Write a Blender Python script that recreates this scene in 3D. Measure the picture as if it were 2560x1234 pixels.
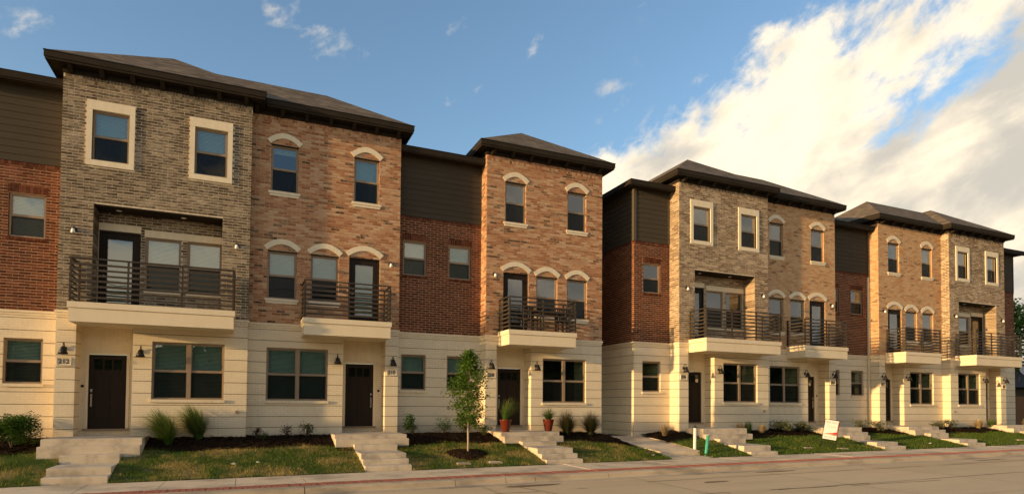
import bpy, math, random
from mathutils import Vector, Matrix, noise
R = math.radians
sc = bpy.context.scene
for o in list(bpy.data.objects): bpy.data.objects.remove(o)
col = sc.collection

# ------------------------------------------------------------------ camera
CAM = Vector((4.64, -19.667, 0.776))
YAW, PITCH, ROLL = R(23.48), R(1.791), R(0.444)
fw = Vector((math.sin(YAW)*math.cos(PITCH), math.cos(YAW)*math.cos(PITCH), math.sin(PITCH)))
rt = Vector((math.cos(YAW), -math.sin(YAW), 0)); up = rt.cross(fw)
rt, up = rt*math.cos(ROLL)+up*math.sin(ROLL), -rt*math.sin(ROLL)+up*math.cos(ROLL)
cd = bpy.data.cameras.new('camera'); cam = bpy.data.objects.new('camera', cd); col.objects.link(cam)
m = Matrix.Identity(4)
for i in range(3): m[i][0], m[i][1], m[i][2], m[i][3] = rt[i], up[i], -fw[i], CAM[i]
cam.matrix_world = m
cd.sensor_fit = 'HORIZONTAL'; cd.sensor_width = 36.0
cd.lens = 1533.5/2560*36.0
cd.shift_y = (960-617)/2560.0
cd.clip_start = 0.1; cd.clip_end = 3000
sc.camera = cam

# ------------------------------------------------------------------ light
SUN = Vector((1.0, 0.165, -0.117)).normalized()          # direction the light travels
ELEV = math.asin(-SUN.z); AZ = math.atan2(-SUN.x, -SUN.y)
sd = bpy.data.lights.new('sun', 'SUN'); sd.energy = 2.0; sd.angle = R(1.2); sd.color = (1.0, 0.655, 0.305)
so = bpy.data.objects.new('sun', sd); col.objects.link(so)
so.rotation_euler = SUN.to_track_quat('-Z', 'Y').to_euler(); so.location = (-40, -10, 20)
SKYS = 0.100
def make_world():
    w = bpy.data.worlds.new('World'); sc.world = w; w.use_nodes = True
    nt = w.node_tree; N = nt.nodes; L = nt.links; N.clear()
    def nd(t, **k):
        n = N.new(t)
        for a, b in k.items(): setattr(n, a, b)
        return n
    def mth(op, a, b=None, c=None):
        n = nd('ShaderNodeMath', operation=op)
        for i, v in enumerate((a, b, c)):
            if v is None: continue
            if isinstance(v, (int, float)): n.inputs[i].default_value = v
            else: L.new(v, n.inputs[i])
        return n.outputs[0]
    out = nd('ShaderNodeOutputWorld'); bg = nd('ShaderNodeBackground'); bg.inputs['Strength'].default_value = SKYS
    sky = nd('ShaderNodeTexSky', sky_type='NISHITA'); sky.sun_disc = False
    sky.sun_elevation = ELEV; sky.sun_rotation = AZ; sky.air_density = 1.0; sky.dust_density = 1.2; sky.ozone_density = 2.0
    sky.altitude = 150
    tc = nd('ShaderNodeTexCoord')
    sx = nd('ShaderNodeSeparateXYZ'); L.new(tc.outputs['Generated'], sx.inputs[0])
    az = mth('ARCTAN2', sx.outputs[0], sx.outputs[1]); el = mth('ARCSINE', sx.outputs[2])
    # cloud texture space: streets of cloud that lean up to the right
    cx = mth('ADD', mth('MULTIPLY', az, 0.85), mth('MULTIPLY', el, 0.45))
    cy = mth('SUBTRACT', mth('MULTIPLY', el, 1.40), mth('MULTIPLY', az, 0.70))
    cv = nd('ShaderNodeCombineXYZ'); L.new(cx, cv.inputs[0]); L.new(cy, cv.inputs[1])
    def nz(scale, det, rough, z, dist=0.0):
        n = nd('ShaderNodeTexNoise'); n.inputs['Scale'].default_value = scale; n.inputs['Detail'].default_value = det
        n.inputs['Roughness'].default_value = rough; n.inputs['Distortion'].default_value = dist
        a = nd('ShaderNodeVectorMath', operation='ADD'); L.new(cv.outputs[0], a.inputs[0]); a.inputs[1].default_value = (z, z*1.7, z*0.3)
        L.new(a.outputs[0], n.inputs['Vector']); return n.outputs['Fac']
    n1 = nz(4.2, 9, 0.58, 3.1, 0.25); n2 = nz(15.0, 8, 0.62, 7.7, 0.3); n3 = nz(7.0, 6, 0.55, 4.2)
    # the bank: tops climb towards the +X side of the sky
    def sstep(v, lo, hi):
        n = nd('ShaderNodeMapRange', interpolation_type='SMOOTHSTEP'); L.new(v, n.inputs['Value'])
        n.inputs['From Min'].default_value = lo; n.inputs['From Max'].default_value = hi; return n.outputs['Result']
    rise = mth('ADD', mth('MULTIPLY', sstep(az, 0.26, 0.64), 0.43), mth('MULTIPLY', sstep(az, 0.6, 1.1), 0.08))
    rise = mth('MULTIPLY', rise, mth('SUBTRACT', 1.0, sstep(az, 1.7, 2.6)))
    rear = mth('MULTIPLY', mth('MAXIMUM', sstep(az, 1.8, 2.5), mth('SUBTRACT', 1.0, sstep(az, -1.6, -0.7))), 0.56)  # unseen cloud behind the camera, added and built up for warmer, stronger ambient light
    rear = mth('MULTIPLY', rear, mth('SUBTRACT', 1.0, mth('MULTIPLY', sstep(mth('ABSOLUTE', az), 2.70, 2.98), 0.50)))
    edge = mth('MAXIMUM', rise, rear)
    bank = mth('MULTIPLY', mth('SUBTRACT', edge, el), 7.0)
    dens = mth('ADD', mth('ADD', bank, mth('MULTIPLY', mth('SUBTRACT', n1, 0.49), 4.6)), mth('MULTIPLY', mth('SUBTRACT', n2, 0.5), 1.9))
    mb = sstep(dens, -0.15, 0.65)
    # small loose puffs elsewhere
    puff = mth('ADD', mth('MULTIPLY', mth('SUBTRACT', n3, 0.60), 6.5), mth('MULTIPLY', mth('SUBTRACT', n2, 0.5), 1.6))
    mp = mth('MULTIPLY', sstep(puff, 0.0, 1.0), 0.62)
    mask = mth('MAXIMUM', mb, mp)
    # relief: lit cream crowns, grey bodies
    n4 = nz(5.0, 8, 0.60, 19.4, 0.5)
    def nzo(scale, det, rough, z, off, dist):
        n = nd('ShaderNodeTexNoise'); n.inputs['Scale'].default_value = scale; n.inputs['Detail'].default_value = det
        n.inputs['Roughness'].default_value = rough; n.inputs['Distortion'].default_value = dist
        a = nd('ShaderNodeVectorMath', operation='ADD'); L.new(cv.outputs[0], a.inputs[0]); a.inputs[1].default_value = (z+off[0], z*1.7+off[1], z*0.3)
        L.new(a.outputs[0], n.inputs['Vector']); return n.outputs['Fac']
    lit = mth('SUBTRACT', nzo(5.0, 6, 0.52, 3.1, (-.035, .045), 0.25), nzo(5.0, 6, 0.52, 3.1, (.01, -.015), 0.25))
    relief = mth('ADD', mth('ADD', mth('MULTIPLY', mth('SUBTRACT', n4, 0.5), 2.4), mth('MULTIPLY', lit, 4.0)), mth('MULTIPLY', mth('SUBTRACT', n2, 0.5), 0.9))
    thick = sstep(dens, 0.7, 3.2)
    shade = sstep(mth('ADD', mth('ADD', relief, mth('MULTIPLY', thick, 0.25)), mth('ADD', mth('MULTIPLY', mth('MINIMUM', mth('SUBTRACT', az, 0.85), 0.25), 0.9), mth('MULTIPLY', mth('SUBTRACT', 0.40, el), 1.3))), -0.55, 1.0)
    cr = nd('ShaderNodeMix', data_type='RGBA'); L.new(shade, cr.inputs[0])
    k = 1.0/SKYS
    cr.inputs[6].default_value = (0.40*k, 0.34*k, 0.252*k, 1); cr.inputs[7].default_value = (0.205*k, 0.191*k, 0.166*k, 1)
    # clear sky: bluer and brighter
    tint = nd('ShaderNodeMix', data_type='RGBA', blend_type='MULTIPLY'); tint.inputs[0].default_value = 1
    L.new(sky.outputs[0], tint.inputs[6]); tint.inputs[7].default_value = (1.0, 1.0, 1.0, 1)
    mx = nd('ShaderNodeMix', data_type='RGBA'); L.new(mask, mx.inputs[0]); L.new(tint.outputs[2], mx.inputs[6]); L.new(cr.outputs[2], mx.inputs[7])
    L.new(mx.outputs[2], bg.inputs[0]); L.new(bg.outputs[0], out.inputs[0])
make_world()
sc.render.engine = 'CYCLES'
sc.view_settings.view_transform = 'Standard'; sc.view_settings.look = 'None'
sc.view_settings.exposure = 1.72; sc.view_settings.gamma = 1.0
sc.cycles.max_bounces = 8; sc.cycles.transparent_max_bounces = 12

# ------------------------------------------------------------------ materials
MATS = {}
def new_mat(name):
    m = bpy.data.materials.new(name); m.use_nodes = True; nt = m.node_tree
    b = nt.nodes['Principled BSDF']; MATS[name] = m
    return m, nt, b
def node(nt, t, **k):
    n = nt.nodes.new(t)
    for a, v in k.items(): setattr(n, a, v)
    return n
def posv(nt, scale=(1, 1, 1)):
    g = node(nt, 'ShaderNodeNewGeometry'); mp = node(nt, 'ShaderNodeMapping'); mp.inputs['Scale'].default_value = scale
    nt.links.new(g.outputs['Position'], mp.inputs[0]); return mp.outputs[0]
def noise_n(nt, vec, scale, detail=4, rough=0.55):
    n = node(nt, 'ShaderNodeTexNoise'); n.inputs['Scale'].default_value = scale; n.inputs['Detail'].default_value = detail
    n.inputs['Roughness'].default_value = rough; nt.links.new(vec, n.inputs['Vector']); return n.outputs['Fac']
def ramp(nt, fac, stops, interp='LINEAR'):
    r = node(nt, 'ShaderNodeValToRGB'); r.color_ramp.interpolation = interp
    el = r.color_ramp.elements
    while len(el) < len(stops): el.new(0.5)
    for e, (p, c) in zip(el, stops): e.position = p; e.color = (*c, 1)
    nt.links.new(fac, r.inputs[0]); return r.outputs[0]
def mixc(nt, fac, a, b, blend='MIX'):
    m = node(nt, 'ShaderNodeMix', data_type='RGBA', blend_type=blend)
    for i, v in ((0, fac), (6, a), (7, b)):
        if isinstance(v, (int, float)): m.inputs[i].default_value = v
        elif isinstance(v, tuple): m.inputs[i].default_value = (*v, 1)
        else: nt.links.new(v, m.inputs[i])
    return m.outputs[2]
def bump(nt, b, h, strength=0.3, dist=0.01):
    n = node(nt, 'ShaderNodeBump'); n.inputs['Strength'].default_value = strength; n.inputs['Distance'].default_value = dist
    nt.links.new(h, n.inputs['Height']); nt.links.new(n.outputs[0], b.inputs['Normal'])
def maprange(nt, v, a, b, c=0.0, d=1.0):
    n = node(nt, 'ShaderNodeMapRange'); nt.links.new(v, n.inputs[0])
    for i, x in enumerate((a, b, c, d)): n.inputs[i+1].default_value = x
    return n.outputs[0]
def mat_noise(name, c1, c2, scale=4.0, rough=0.8, bs=0.25, bscale=60.0, bd=0.004, metal=0.0, spec=0.3, scalev=(1, 1, 1), lo=0.3, hi=0.7, c3=None, s3=0.7):
    m, nt, b = new_mat(name); v = posv(nt, scalev)
    f = maprange(nt, noise_n(nt, v, scale, 6, 0.6), lo, hi); c = mixc(nt, f, c1, c2)
    if c3:
        g = maprange(nt, noise_n(nt, v, s3, 4, 0.55), 0.48, 0.66); c = mixc(nt, g, c, c3)
    nt.links.new(c, b.inputs['Base Color']); b.inputs['Roughness'].default_value = rough; b.inputs['Metallic'].default_value = metal
    b.inputs['Specular IOR Level'].default_value = spec
    if bs: bump(nt, b, noise_n(nt, posv(nt), bscale, 4), bs, bd)
    return m
def mat_brick(name, stops, mortar, smear=0.0, spots=0.0):
    m, nt, b = new_mat(name); v = posv(nt)
    at = node(nt, 'ShaderNodeAttribute', attribute_name='rnd')
    c = ramp(nt, at.outputs['Fac'], stops, 'LINEAR')
    g = noise_n(nt, v, 26, 5, 0.65); c = mixc(nt, maprange(nt, g, 0.3, 0.75, 0.0, 0.5), c, mixc(nt, 1.0, c, (0.55, 0.52, 0.5), 'MULTIPLY'))
    if spots:
        s = maprange(nt, noise_n(nt, v, 34, 3, 0.5), 0.50, 0.62)
        dk = node(nt, 'ShaderNodeMath', operation='GREATER_THAN'); nt.links.new(at.outputs['Fac'], dk.inputs[0]); dk.inputs[1].default_value = 1.0-spots
        mm = node(nt, 'ShaderNodeMath', operation='MULTIPLY'); nt.links.new(s, mm.inputs[0]); nt.links.new(dk.outputs[0], mm.inputs[1])
        c = mixc(nt, mm.outputs[0], c, (0.022, 0.017, 0.013))
    if smear:
        s1 = noise_n(nt, posv(nt, (1, 1, 2.2)), 7.0, 6, 0.7); s2 = noise_n(nt, v, 1.1, 3, 0.5)
        a = node(nt, 'ShaderNodeMath', operation='ADD'); nt.links.new(s1, a.inputs[0])
        q = maprange(nt, s2, 0.3, 0.7, -0.12, 0.12); nt.links.new(q, a.inputs[1])
        c = mixc(nt, maprange(nt, a.outputs[0], 0.47, 0.72, 0.0, smear), c, mortar)
    nt.links.new(c, b.inputs['Base Color']); b.inputs['Roughness'].default_value = 0.88; b.inputs['Specular IOR Level'].default_value = 0.15
    bump(nt, b, noise_n(nt, v, 70, 4), 0.5, 0.004)
    return m
GREY_M = (0.78, 0.67, 0.49); ORNG_M = (0.62, 0.43, 0.25); RED_M = (0.62, 0.40, 0.25)
mat_brick('brick_grey', [(0, (0.080, 0.056, 0.034)), (0.4, (0.135, 0.096, 0.059)), (0.75, (0.20, 0.147, 0.093)), (1, (0.31, 0.24, 0.155))], GREY_M, 0.34)
mat_brick('brick_grey_pale', [(0, (0.15, 0.090, 0.048)), (0.4, (0.25, 0.165, 0.095)), (0.75, (0.36, 0.26, 0.16)), (1, (0.48, 0.36, 0.23))], GREY_M, 0.35)
mat_brick('brick_orange', [(0, (0.32, 0.125, 0.060)), (0.3, (0.44, 0.205, 0.105)), (0.6, (0.53, 0.30, 0.165)), (0.85, (0.59, 0.40, 0.25)), (0.93, (0.34, 0.19, 0.105)), (1, (0.15, 0.085, 0.05))], ORNG_M, 0.38, 0.10)
mat_brick('brick_tan', [(0, (0.480, 0.238, 0.112)), (0.35, (0.581, 0.343, 0.172)), (0.75, (0.620, 0.436, 0.244)), (0.93, (0.528, 0.330, 0.185)), (1, (0.264, 0.152, 0.086))], ORNG_M, 0.45, 0.06)
mat_brick('brick_red', [(0, (0.070, 0.021, 0.010)), (0.4, (0.115, 0.034, 0.015)), (0.75, (0.155, 0.048, 0.022)), (1, (0.20, 0.072, 0.036))], RED_M, 0.06)
mat_noise('mortar_grey', GREY_M, (0.50, 0.41, 0.29), 9, 0.95, 0.5, 90)
mat_noise('mortar_orange', ORNG_M, (0.45, 0.30, 0.17), 9, 0.95, 0.5, 90)
mat_noise('mortar_red', RED_M, (0.44, 0.27, 0.15), 9, 0.95, 0.5, 90)
def mat_painted():
    m, nt, b = new_mat('painted_brick'); v = posv(nt)
    g = node(nt, 'ShaderNodeNewGeometry'); s = node(nt, 'ShaderNodeSeparateXYZ'); nt.links.new(g.outputs['Position'], s.inputs[0])
    a = node(nt, 'ShaderNodeMath', operation='ADD'); nt.links.new(s.outputs[0], a.inputs[0]); nt.links.new(s.outputs[1], a.inputs[1])
    cb = node(nt, 'ShaderNodeCombineXYZ'); nt.links.new(a.outputs[0], cb.inputs[0]); nt.links.new(s.outputs[2], cb.inputs[1])
    bt = node(nt, 'ShaderNodeTexBrick'); nt.links.new(cb.outputs[0], bt.inputs['Vector'])
    bt.inputs['Scale'].default_value = 1.0; bt.inputs['Brick Width'].default_value = 0.207; bt.inputs['Row Height'].default_value = 0.066
    bt.inputs['Mortar Size'].default_value = 0.004; bt.inputs['Mortar Smooth'].default_value = 0.4
    bt.inputs['Color1'].default_value = (0, 0, 0, 1); bt.inputs['Color2'].default_value = (1, 1, 1, 1)
    f = maprange(nt, noise_n(nt, posv(nt, (0.7, 0.7, 1.6)), 2.5, 6, 0.6), 0.35, 0.7)
    c = mixc(nt, f, (0.84, 0.72, 0.505), (0.77, 0.645, 0.44))
    c = mixc(nt, maprange(nt, noise_n(nt, v, 14, 4, 0.6), 0.5, 0.8, 0, 0.30), c, (0.60, 0.475, 0.29))
    oi = node(nt, 'ShaderNodeObjectInfo'); c = mixc(nt, maprange(nt, oi.outputs['Random'], 0, 1, 0, 0.22), c, (0.66, 0.53, 0.34))
    # splash and dirt towards the ground, streaks
    sp2 = node(nt, 'ShaderNodeSeparateXYZ'); nt.links.new(posv(nt), sp2.inputs[0])
    st = noise_n(nt, posv(nt, (2.2, 2.2, 0.35)), 1.6, 5, 0.6); low = maprange(nt, sp2.outputs[2], -0.5, 0.35, 0.34, 0.0)
    st2 = node(nt, 'ShaderNodeMath', operation='ADD'); nt.links.new(maprange(nt, st, 0.55, 0.8, 0, 0.28), st2.inputs[0]); nt.links.new(low, st2.inputs[1])
    c = mixc(nt, st2.outputs[0], c, (0.46, 0.355, 0.225))
    # joints that the paint did not fill, in worn patches
    wear = maprange(nt, noise_n(nt, posv(nt, (0.5, 0.5, 0.9)), 0.9, 3, 0.5), 0.47, 0.62, 0.14, 0.55)
    jf = node(nt, 'ShaderNodeMath', operation='MULTIPLY'); nt.links.new(bt.outputs['Fac'], jf.inputs[0]); nt.links.new(wear, jf.inputs[1])
    c = mixc(nt, jf.outputs[0], c, (0.22, 0.17, 0.11))
    nt.links.new(c, b.inputs['Base Color']); b.inputs['Roughness'].default_value = 0.7; b.inputs['Specular IOR Level'].default_value = 0.25
    inv = node(nt, 'ShaderNodeMath', operation='MULTIPLY_ADD'); nt.links.new(bt.outputs['Fac'], inv.inputs[0]); inv.inputs[1].default_value = -0.8
    nt.links.new(noise_n(nt, v, 45, 3), inv.inputs[2]); bump(nt, b, inv.outputs[0], 0.35, 0.006)
mat_painted()
mat_noise('groove', (0.24, 0.19, 0.12), (0.18, 0.14, 0.09), 6, 0.9, 0)
mat_noise('cast_stone', (0.79, 0.69, 0.50), (0.70, 0.60, 0.42), 5, 0.8, 0.3, 80, scalev=(2.0, 2.0, 0.5))
mat_noise('stucco', (0.79, 0.675, 0.47), (0.73, 0.615, 0.42), 2.2, 0.85, 0.4, 120, scalev=(1.0, 1.0, 0.35))
mat_noise('trim_dark', (0.024, 0.018, 0.012), (0.034, 0.026, 0.017), 3, 0.8, 0.1, 40, spec=0.12)
mat_noise('siding', (0.058, 0.048, 0.034), (0.070, 0.058, 0.042), 2.0, 0.85, 0.25, 60, scalev=(0.4, 1, 6), spec=0.12)
mat_noise('corner_board', (0.095, 0.078, 0.050), (0.082, 0.066, 0.043), 3, 0.7, 0.1, 50)
mat_noise('frame_taupe', (0.30, 0.225, 0.150), (0.27, 0.20, 0.13), 4, 0.5, 0)
mat_noise('door_brown', (0.019, 0.0125, 0.0075), (0.025, 0.017, 0.0105), 5, 0.6, 0.1, 30, spec=0.15, scalev=(4, 4, 0.3))
mat_noise('metal_bronze', (0.048, 0.037, 0.025), (0.064, 0.049, 0.033), 8, 0.55, 0.05, 60, metal=0.1, spec=0.25)
mat_noise('metal_black', (0.016, 0.013, 0.011), (0.022, 0.018, 0.014), 8, 0.4, 0)
mat_noise('nickel', (0.55, 0.52, 0.47), (0.5, 0.47, 0.42), 8, 0.3, 0, metal=1.0)
mat_noise('bulb_white', (0.85, 0.83, 0.78), (0.8, 0.78, 0.72), 8, 0.4, 0)
mat_noise('room', (0.16, 0.145, 0.12), (0.12, 0.11, 0.09), 1.5, 0.9, 0)
mat_noise('blind_white', (0.58, 0.62, 0.57), (0.54, 0.58, 0.53), 3, 0.6, 0)
mat_noise('concrete', (0.67, 0.57, 0.42), (0.57, 0.48, 0.35), 3.0, 0.9, 0.35, 90, c3=(0.41, 0.345, 0.255), s3=2.1)
mat_noise('concrete_walk', (0.78, 0.63, 0.42), (0.71, 0.565, 0.37), 2.0, 0.9, 0.3, 110, c3=(0.45, 0.365, 0.25), s3=0.9)
mat_noise('kerb_concrete', (0.60, 0.475, 0.305), (0.51, 0.40, 0.255), 1.8, 0.9, 0.4, 80, c3=(0.30, 0.245, 0.17), s3=1.1, scalev=(0.6, 1, 2))
mat_noise('paver_red', (0.48, 0.165, 0.095), (0.38, 0.13, 0.075), 9, 0.85, 0.4, 90)
mat_noise('asphalt_seal', (0.07, 0.058, 0.045), (0.10, 0.08, 0.06), 9, 0.9, 0.2)
mat_noise('mulch', (0.012, 0.0075, 0.0045), (0.026, 0.015, 0.008), 22, 0.98, 1.0, 45, 0.03, c3=(0.05, 0.028, 0.014), s3=14, spec=0.05)
mat_noise('soil', (0.05, 0.034, 0.02), (0.08, 0.055, 0.03), 6, 0.95, 0.5, 40)
mat_noise('pot_red', (0.15, 0.026, 0.010), (0.10, 0.017, 0.008), 5, 0.25, 0, spec=0.35)
mat_noise('pvc_white', (0.80, 0.78, 0.70), (0.76, 0.73, 0.65), 6, 0.4, 0)
mat_noise('pvc_green', (0.07, 0.42, 0.27), (0.06, 0.36, 0.23), 6, 0.4, 0)
mat_noise('sign_white', (0.85, 0.83, 0.78), (0.82, 0.80, 0.75), 6, 0.5, 0)
mat_noise('sign_red', (0.62, 0.055, 0.03), (0.58, 0.05, 0.028), 6, 0.5, 0)
mat_noise('sign_ink', (0.06, 0.05, 0.05), (0.08, 0.07, 0.06), 6, 0.6, 0)
mat_noise('sign_grey', (0.48, 0.46, 0.43), (0.44, 0.42, 0.40), 6, 0.6, 0)
mat_noise('bark_pale', (0.42, 0.36, 0.28), (0.30, 0.24, 0.17), 30, 0.9, 0.6, 60, scalev=(1, 1, 0.3))
mat_noise('bark_dark', (0.10, 0.075, 0.05), (0.06, 0.045, 0.03), 20, 0.9, 0.6, 40, scalev=(1, 1, 0.3))
mat_noise('wood_fence', (0.22, 0.115, 0.05), (0.16, 0.08, 0.034), 4, 0.85, 0.3, 40, scalev=(3, 3, 0.3))
mat_noise('roof_far', (0.035, 0.037, 0.042), (0.05, 0.052, 0.056), 4, 0.8, 0.3)
mat_noise('wicker_dark', (0.035, 0.026, 0.018), (0.05, 0.037, 0.025), 40, 0.7, 0.4)
mat_noise('fabric_dark', (0.022, 0.018, 0.015), (0.03, 0.025, 0.02), 20, 0.8, 0.2)
def mat_leaf(name, a, b_, c3=None, trans=0.35):
    m, nt, b = new_mat(name)
    at = node(nt, 'ShaderNodeAttribute', attribute_name='rnd')
    st = [(0, a), (1, b_)] if not c3 else [(0, a), (0.7, b_), (1, c3)]
    c = ramp(nt, at.outputs['Fac'], st)
    nt.links.new(c, b.inputs['Base Color']); b.inputs['Roughness'].default_value = 0.6; b.inputs['Specular IOR Level'].default_value = 0.25
    t = node(nt, 'ShaderNodeBsdfTranslucent'); nt.links.new(c, t.inputs[0])
    mx = node(nt, 'ShaderNodeMixShader'); mx.inputs[0].default_value = trans
    nt.links.new(b.outputs[0], mx.inputs[1]); nt.links.new(t.outputs[0], mx.inputs[2])
    nt.links.new(mx.outputs[0], nt.nodes['Material Output'].inputs[0]); return m
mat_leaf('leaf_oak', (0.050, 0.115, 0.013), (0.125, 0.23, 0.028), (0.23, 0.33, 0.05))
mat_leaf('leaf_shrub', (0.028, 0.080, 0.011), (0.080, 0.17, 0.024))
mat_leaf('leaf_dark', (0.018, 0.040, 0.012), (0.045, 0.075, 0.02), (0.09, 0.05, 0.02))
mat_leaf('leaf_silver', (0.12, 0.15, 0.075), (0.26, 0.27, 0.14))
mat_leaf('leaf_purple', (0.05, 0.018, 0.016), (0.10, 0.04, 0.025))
mat_leaf('grass_tuft', (0.030, 0.075, 0.010), (0.10, 0.17, 0.028), (0.27, 0.27, 0.08))
mat_leaf('grass_tuft_dark', (0.030, 0.042, 0.014), (0.075, 0.075, 0.026), (0.17, 0.11, 0.05))
mat_leaf('grass_dry', (0.36, 0.25, 0.10), (0.52, 0.38, 0.18), (0.60, 0.46, 0.25))
mat_leaf('leaf_far', (0.020, 0.040, 0.010), (0.055, 0.085, 0.020))
def mat_lawn(name, blade):
    m, nt, b = new_mat(name); v = posv(nt)
    s = noise_n(nt, v, 1.05, 5, 0.62); g = noise_n(nt, v, 9, 4, 0.6)
    a = node(nt, 'ShaderNodeMath', operation='MULTIPLY_ADD'); nt.links.new(g, a.inputs[0]); a.inputs[1].default_value = 0.35; nt.links.new(s, a.inputs[2])
    # straw patches are commoner on the first lots than on the newly laid far ones
    sp = node(nt, 'ShaderNodeSeparateXYZ'); nt.links.new(v, sp.inputs[0])
    k = maprange(nt, sp.outputs[0], 16.5, 18.5, 0.0, 0.17)
    a2 = node(nt, 'ShaderNodeMath', operation='SUBTRACT'); nt.links.new(a.outputs[0], a2.inputs[0]); nt.links.new(k, a2.inputs[1])
    f = maprange(nt, a2.outputs[0], 0.60, 0.82)
    c = mixc(nt, f, (0.100, 0.155, 0.020), (0.44, 0.33, 0.115))
    if blade:
        at = node(nt, 'ShaderNodeAttribute', attribute_name='rnd')
        c = mixc(nt, 1.0, c, ramp(nt, at.outputs['Fac'], [(0, (0.55, 0.6, 0.5)), (1, (1.35, 1.3, 1.2))]), 'MULTIPLY')
        t = node(nt, 'ShaderNodeBsdfTranslucent'); nt.links.new(c, t.inputs[0]); mx = node(nt, 'ShaderNodeMixShader'); mx.inputs[0].default_value = 0.3
        nt.links.new(b.outputs[0], mx.inputs[1]); nt.links.new(t.outputs[0], mx.inputs[2]); nt.links.new(mx.outputs[0], nt.nodes['Material Output'].inputs[0])
    else:
        c = mixc(nt, 0.45, c, (0.045, 0.04, 0.018))
    nt.links.new(c, b.inputs['Base Color']); b.inputs['Roughness'].default_value = 0.8; b.inputs['Specular IOR Level'].default_value = 0.15
mat_lawn('lawn_soil', False); mat_lawn('lawn_blade', True)
def mat_shingle():
    m, nt, b = new_mat('shingle'); g = node(nt, 'ShaderNodeNewGeometry'); s = node(nt, 'ShaderNodeSeparateXYZ'); nt.links.new(g.outputs['Position'], s.inputs[0])
    a = node(nt, 'ShaderNodeMath', operation='ADD'); nt.links.new(s.outputs[0], a.inputs[0]); nt.links.new(s.outputs[1], a.inputs[1])
    cb = node(nt, 'ShaderNodeCombineXYZ'); nt.links.new(a.outputs[0], cb.inputs[0]); nt.links.new(s.outputs[2], cb.inputs[1])
    bt = node(nt, 'ShaderNodeTexBrick'); nt.links.new(cb.outputs[0], bt.inputs['Vector']); bt.inputs['Scale'].default_value = 1
    bt.inputs['Brick Width'].default_value = 0.30; bt.inputs['Row Height'].default_value = 0.075; bt.inputs['Mortar Size'].default_value = 0.006
    bt.inputs['Color1'].default_value = (0.095, 0.075, 0.050, 1); bt.inputs['Color2'].default_value = (0.25, 0.197, 0.135, 1); bt.inputs['Mortar'].default_value = (0.055, 0.042, 0.028, 1)
    c = mixc(nt, maprange(nt, noise_n(nt, posv(nt), 1.5, 5), 0.3, 0.7, 0, 0.4), bt.outputs['Color'], (0.13, 0.10, 0.068))
    nt.links.new(c, b.inputs['Base Color']); b.inputs['Roughness'].default_value = 0.92; b.inputs['Specular IOR Level'].default_value = 0.1
    bump(nt, b, bt.outputs['Color'], 0.4, 0.01)
mat_shingle()
mat_noise('joint_seal', (0.80, 0.64, 0.42), (0.62, 0.48, 0.30), 3, 0.9, 0.1)
def mat_road():
    m, nt, b = new_mat('road_concrete'); v = posv(nt)
    f = maprange(nt, noise_n(nt, posv(nt, (0.35, 1, 1)), 1.1, 7, 0.62), 0.32, 0.7); c = mixc(nt, f, (0.78, 0.585, 0.335), (0.69, 0.505, 0.285))
    c = mixc(nt, maprange(nt, noise_n(nt, posv(nt, (0.12, 1.6, 1)), 0.8, 5, 0.6), 0.53, 0.75, 0, 0.6), c, (0.47, 0.335, 0.185))
    c = mixc(nt, maprange(nt, noise_n(nt, v, 55, 3, 0.6), 0.55, 0.8, 0, 0.35), c, (0.25, 0.19, 0.12))
    oi = node(nt, 'ShaderNodeObjectInfo'); c = mixc(nt, maprange(nt, oi.outputs['Random'], 0, 1, 0, 0.35), c, (0.52, 0.385, 0.22))
    cr = maprange(nt, noise_n(nt, posv(nt, (0.25, 2.5, 1)), 1.7, 8, 0.7), 0.655, 0.70, 0, 0.8); c = mixc(nt, cr, c, (0.13, 0.095, 0.06))
    nt.links.new(c, b.inputs['Base Color']); b.inputs['Roughness'].default_value = 0.85; b.inputs['Specular IOR Level'].default_value = 0.25
    bump(nt, b, noise_n(nt, v, 90, 4), 0.3, 0.005)
mat_road()
def mat_glass(name, refl, tint):
    m, nt, b = new_mat(name); nt.nodes.remove(b)
    lw = node(nt, 'ShaderNodeLayerWeight'); lw.inputs[0].default_value = 0.5
    p = node(nt, 'ShaderNodeMath', operation='POWER'); nt.links.new(lw.outputs['Facing'], p.inputs[0]); p.inputs[1].default_value = 3.5
    f = maprange(nt, p.outputs[0], 0, 1, refl, 0.95)
    gl = node(nt, 'ShaderNodeBsdfGlossy'); gl.inputs['Roughness'].default_value = 0.015; gl.inputs[0].default_value = (0.95, 0.97, 1.0, 1)
    nb = node(nt, 'ShaderNodeBump'); nb.inputs['Strength'].default_value = 0.10; nb.inputs['Distance'].default_value = 0.02
    nt.links.new(noise_n(nt, posv(nt), 1.6, 2), nb.inputs['Height']); nt.links.new(nb.outputs[0], gl.inputs['Normal'])
    tr = node(nt, 'ShaderNodeBsdfTransparent'); tr.inputs[0].default_value = (*tint, 1)
    mx = node(nt, 'ShaderNodeMixShader'); nt.links.new(f, mx.inputs[0]); nt.links.new(tr.outputs[0], mx.inputs[1]); nt.links.new(gl.outputs[0], mx.inputs[2])
    nt.links.new(mx.outputs[0], nt.nodes['Material Output'].inputs[0])
mat_glass('glass', 0.165, (0.60, 0.74, 0.68))
def mat_screen():
    m, nt, b = new_mat('screen_mesh'); b.inputs['Specular IOR Level'].default_value = 0.05; b.inputs['Base Color'].default_value = (0.010, 0.011, 0.009, 1); b.inputs['Roughness'].default_value = 0.8
    tr = node(nt, 'ShaderNodeBsdfTransparent'); mx = node(nt, 'ShaderNodeMixShader'); mx.inputs[0].default_value = 0.66
    nt.links.new(tr.outputs[0], mx.inputs[1]); nt.links.new(b.outputs[0], mx.inputs[2]); nt.links.new(mx.outputs[0], nt.nodes['Material Output'].inputs[0])
mat_screen()

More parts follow.
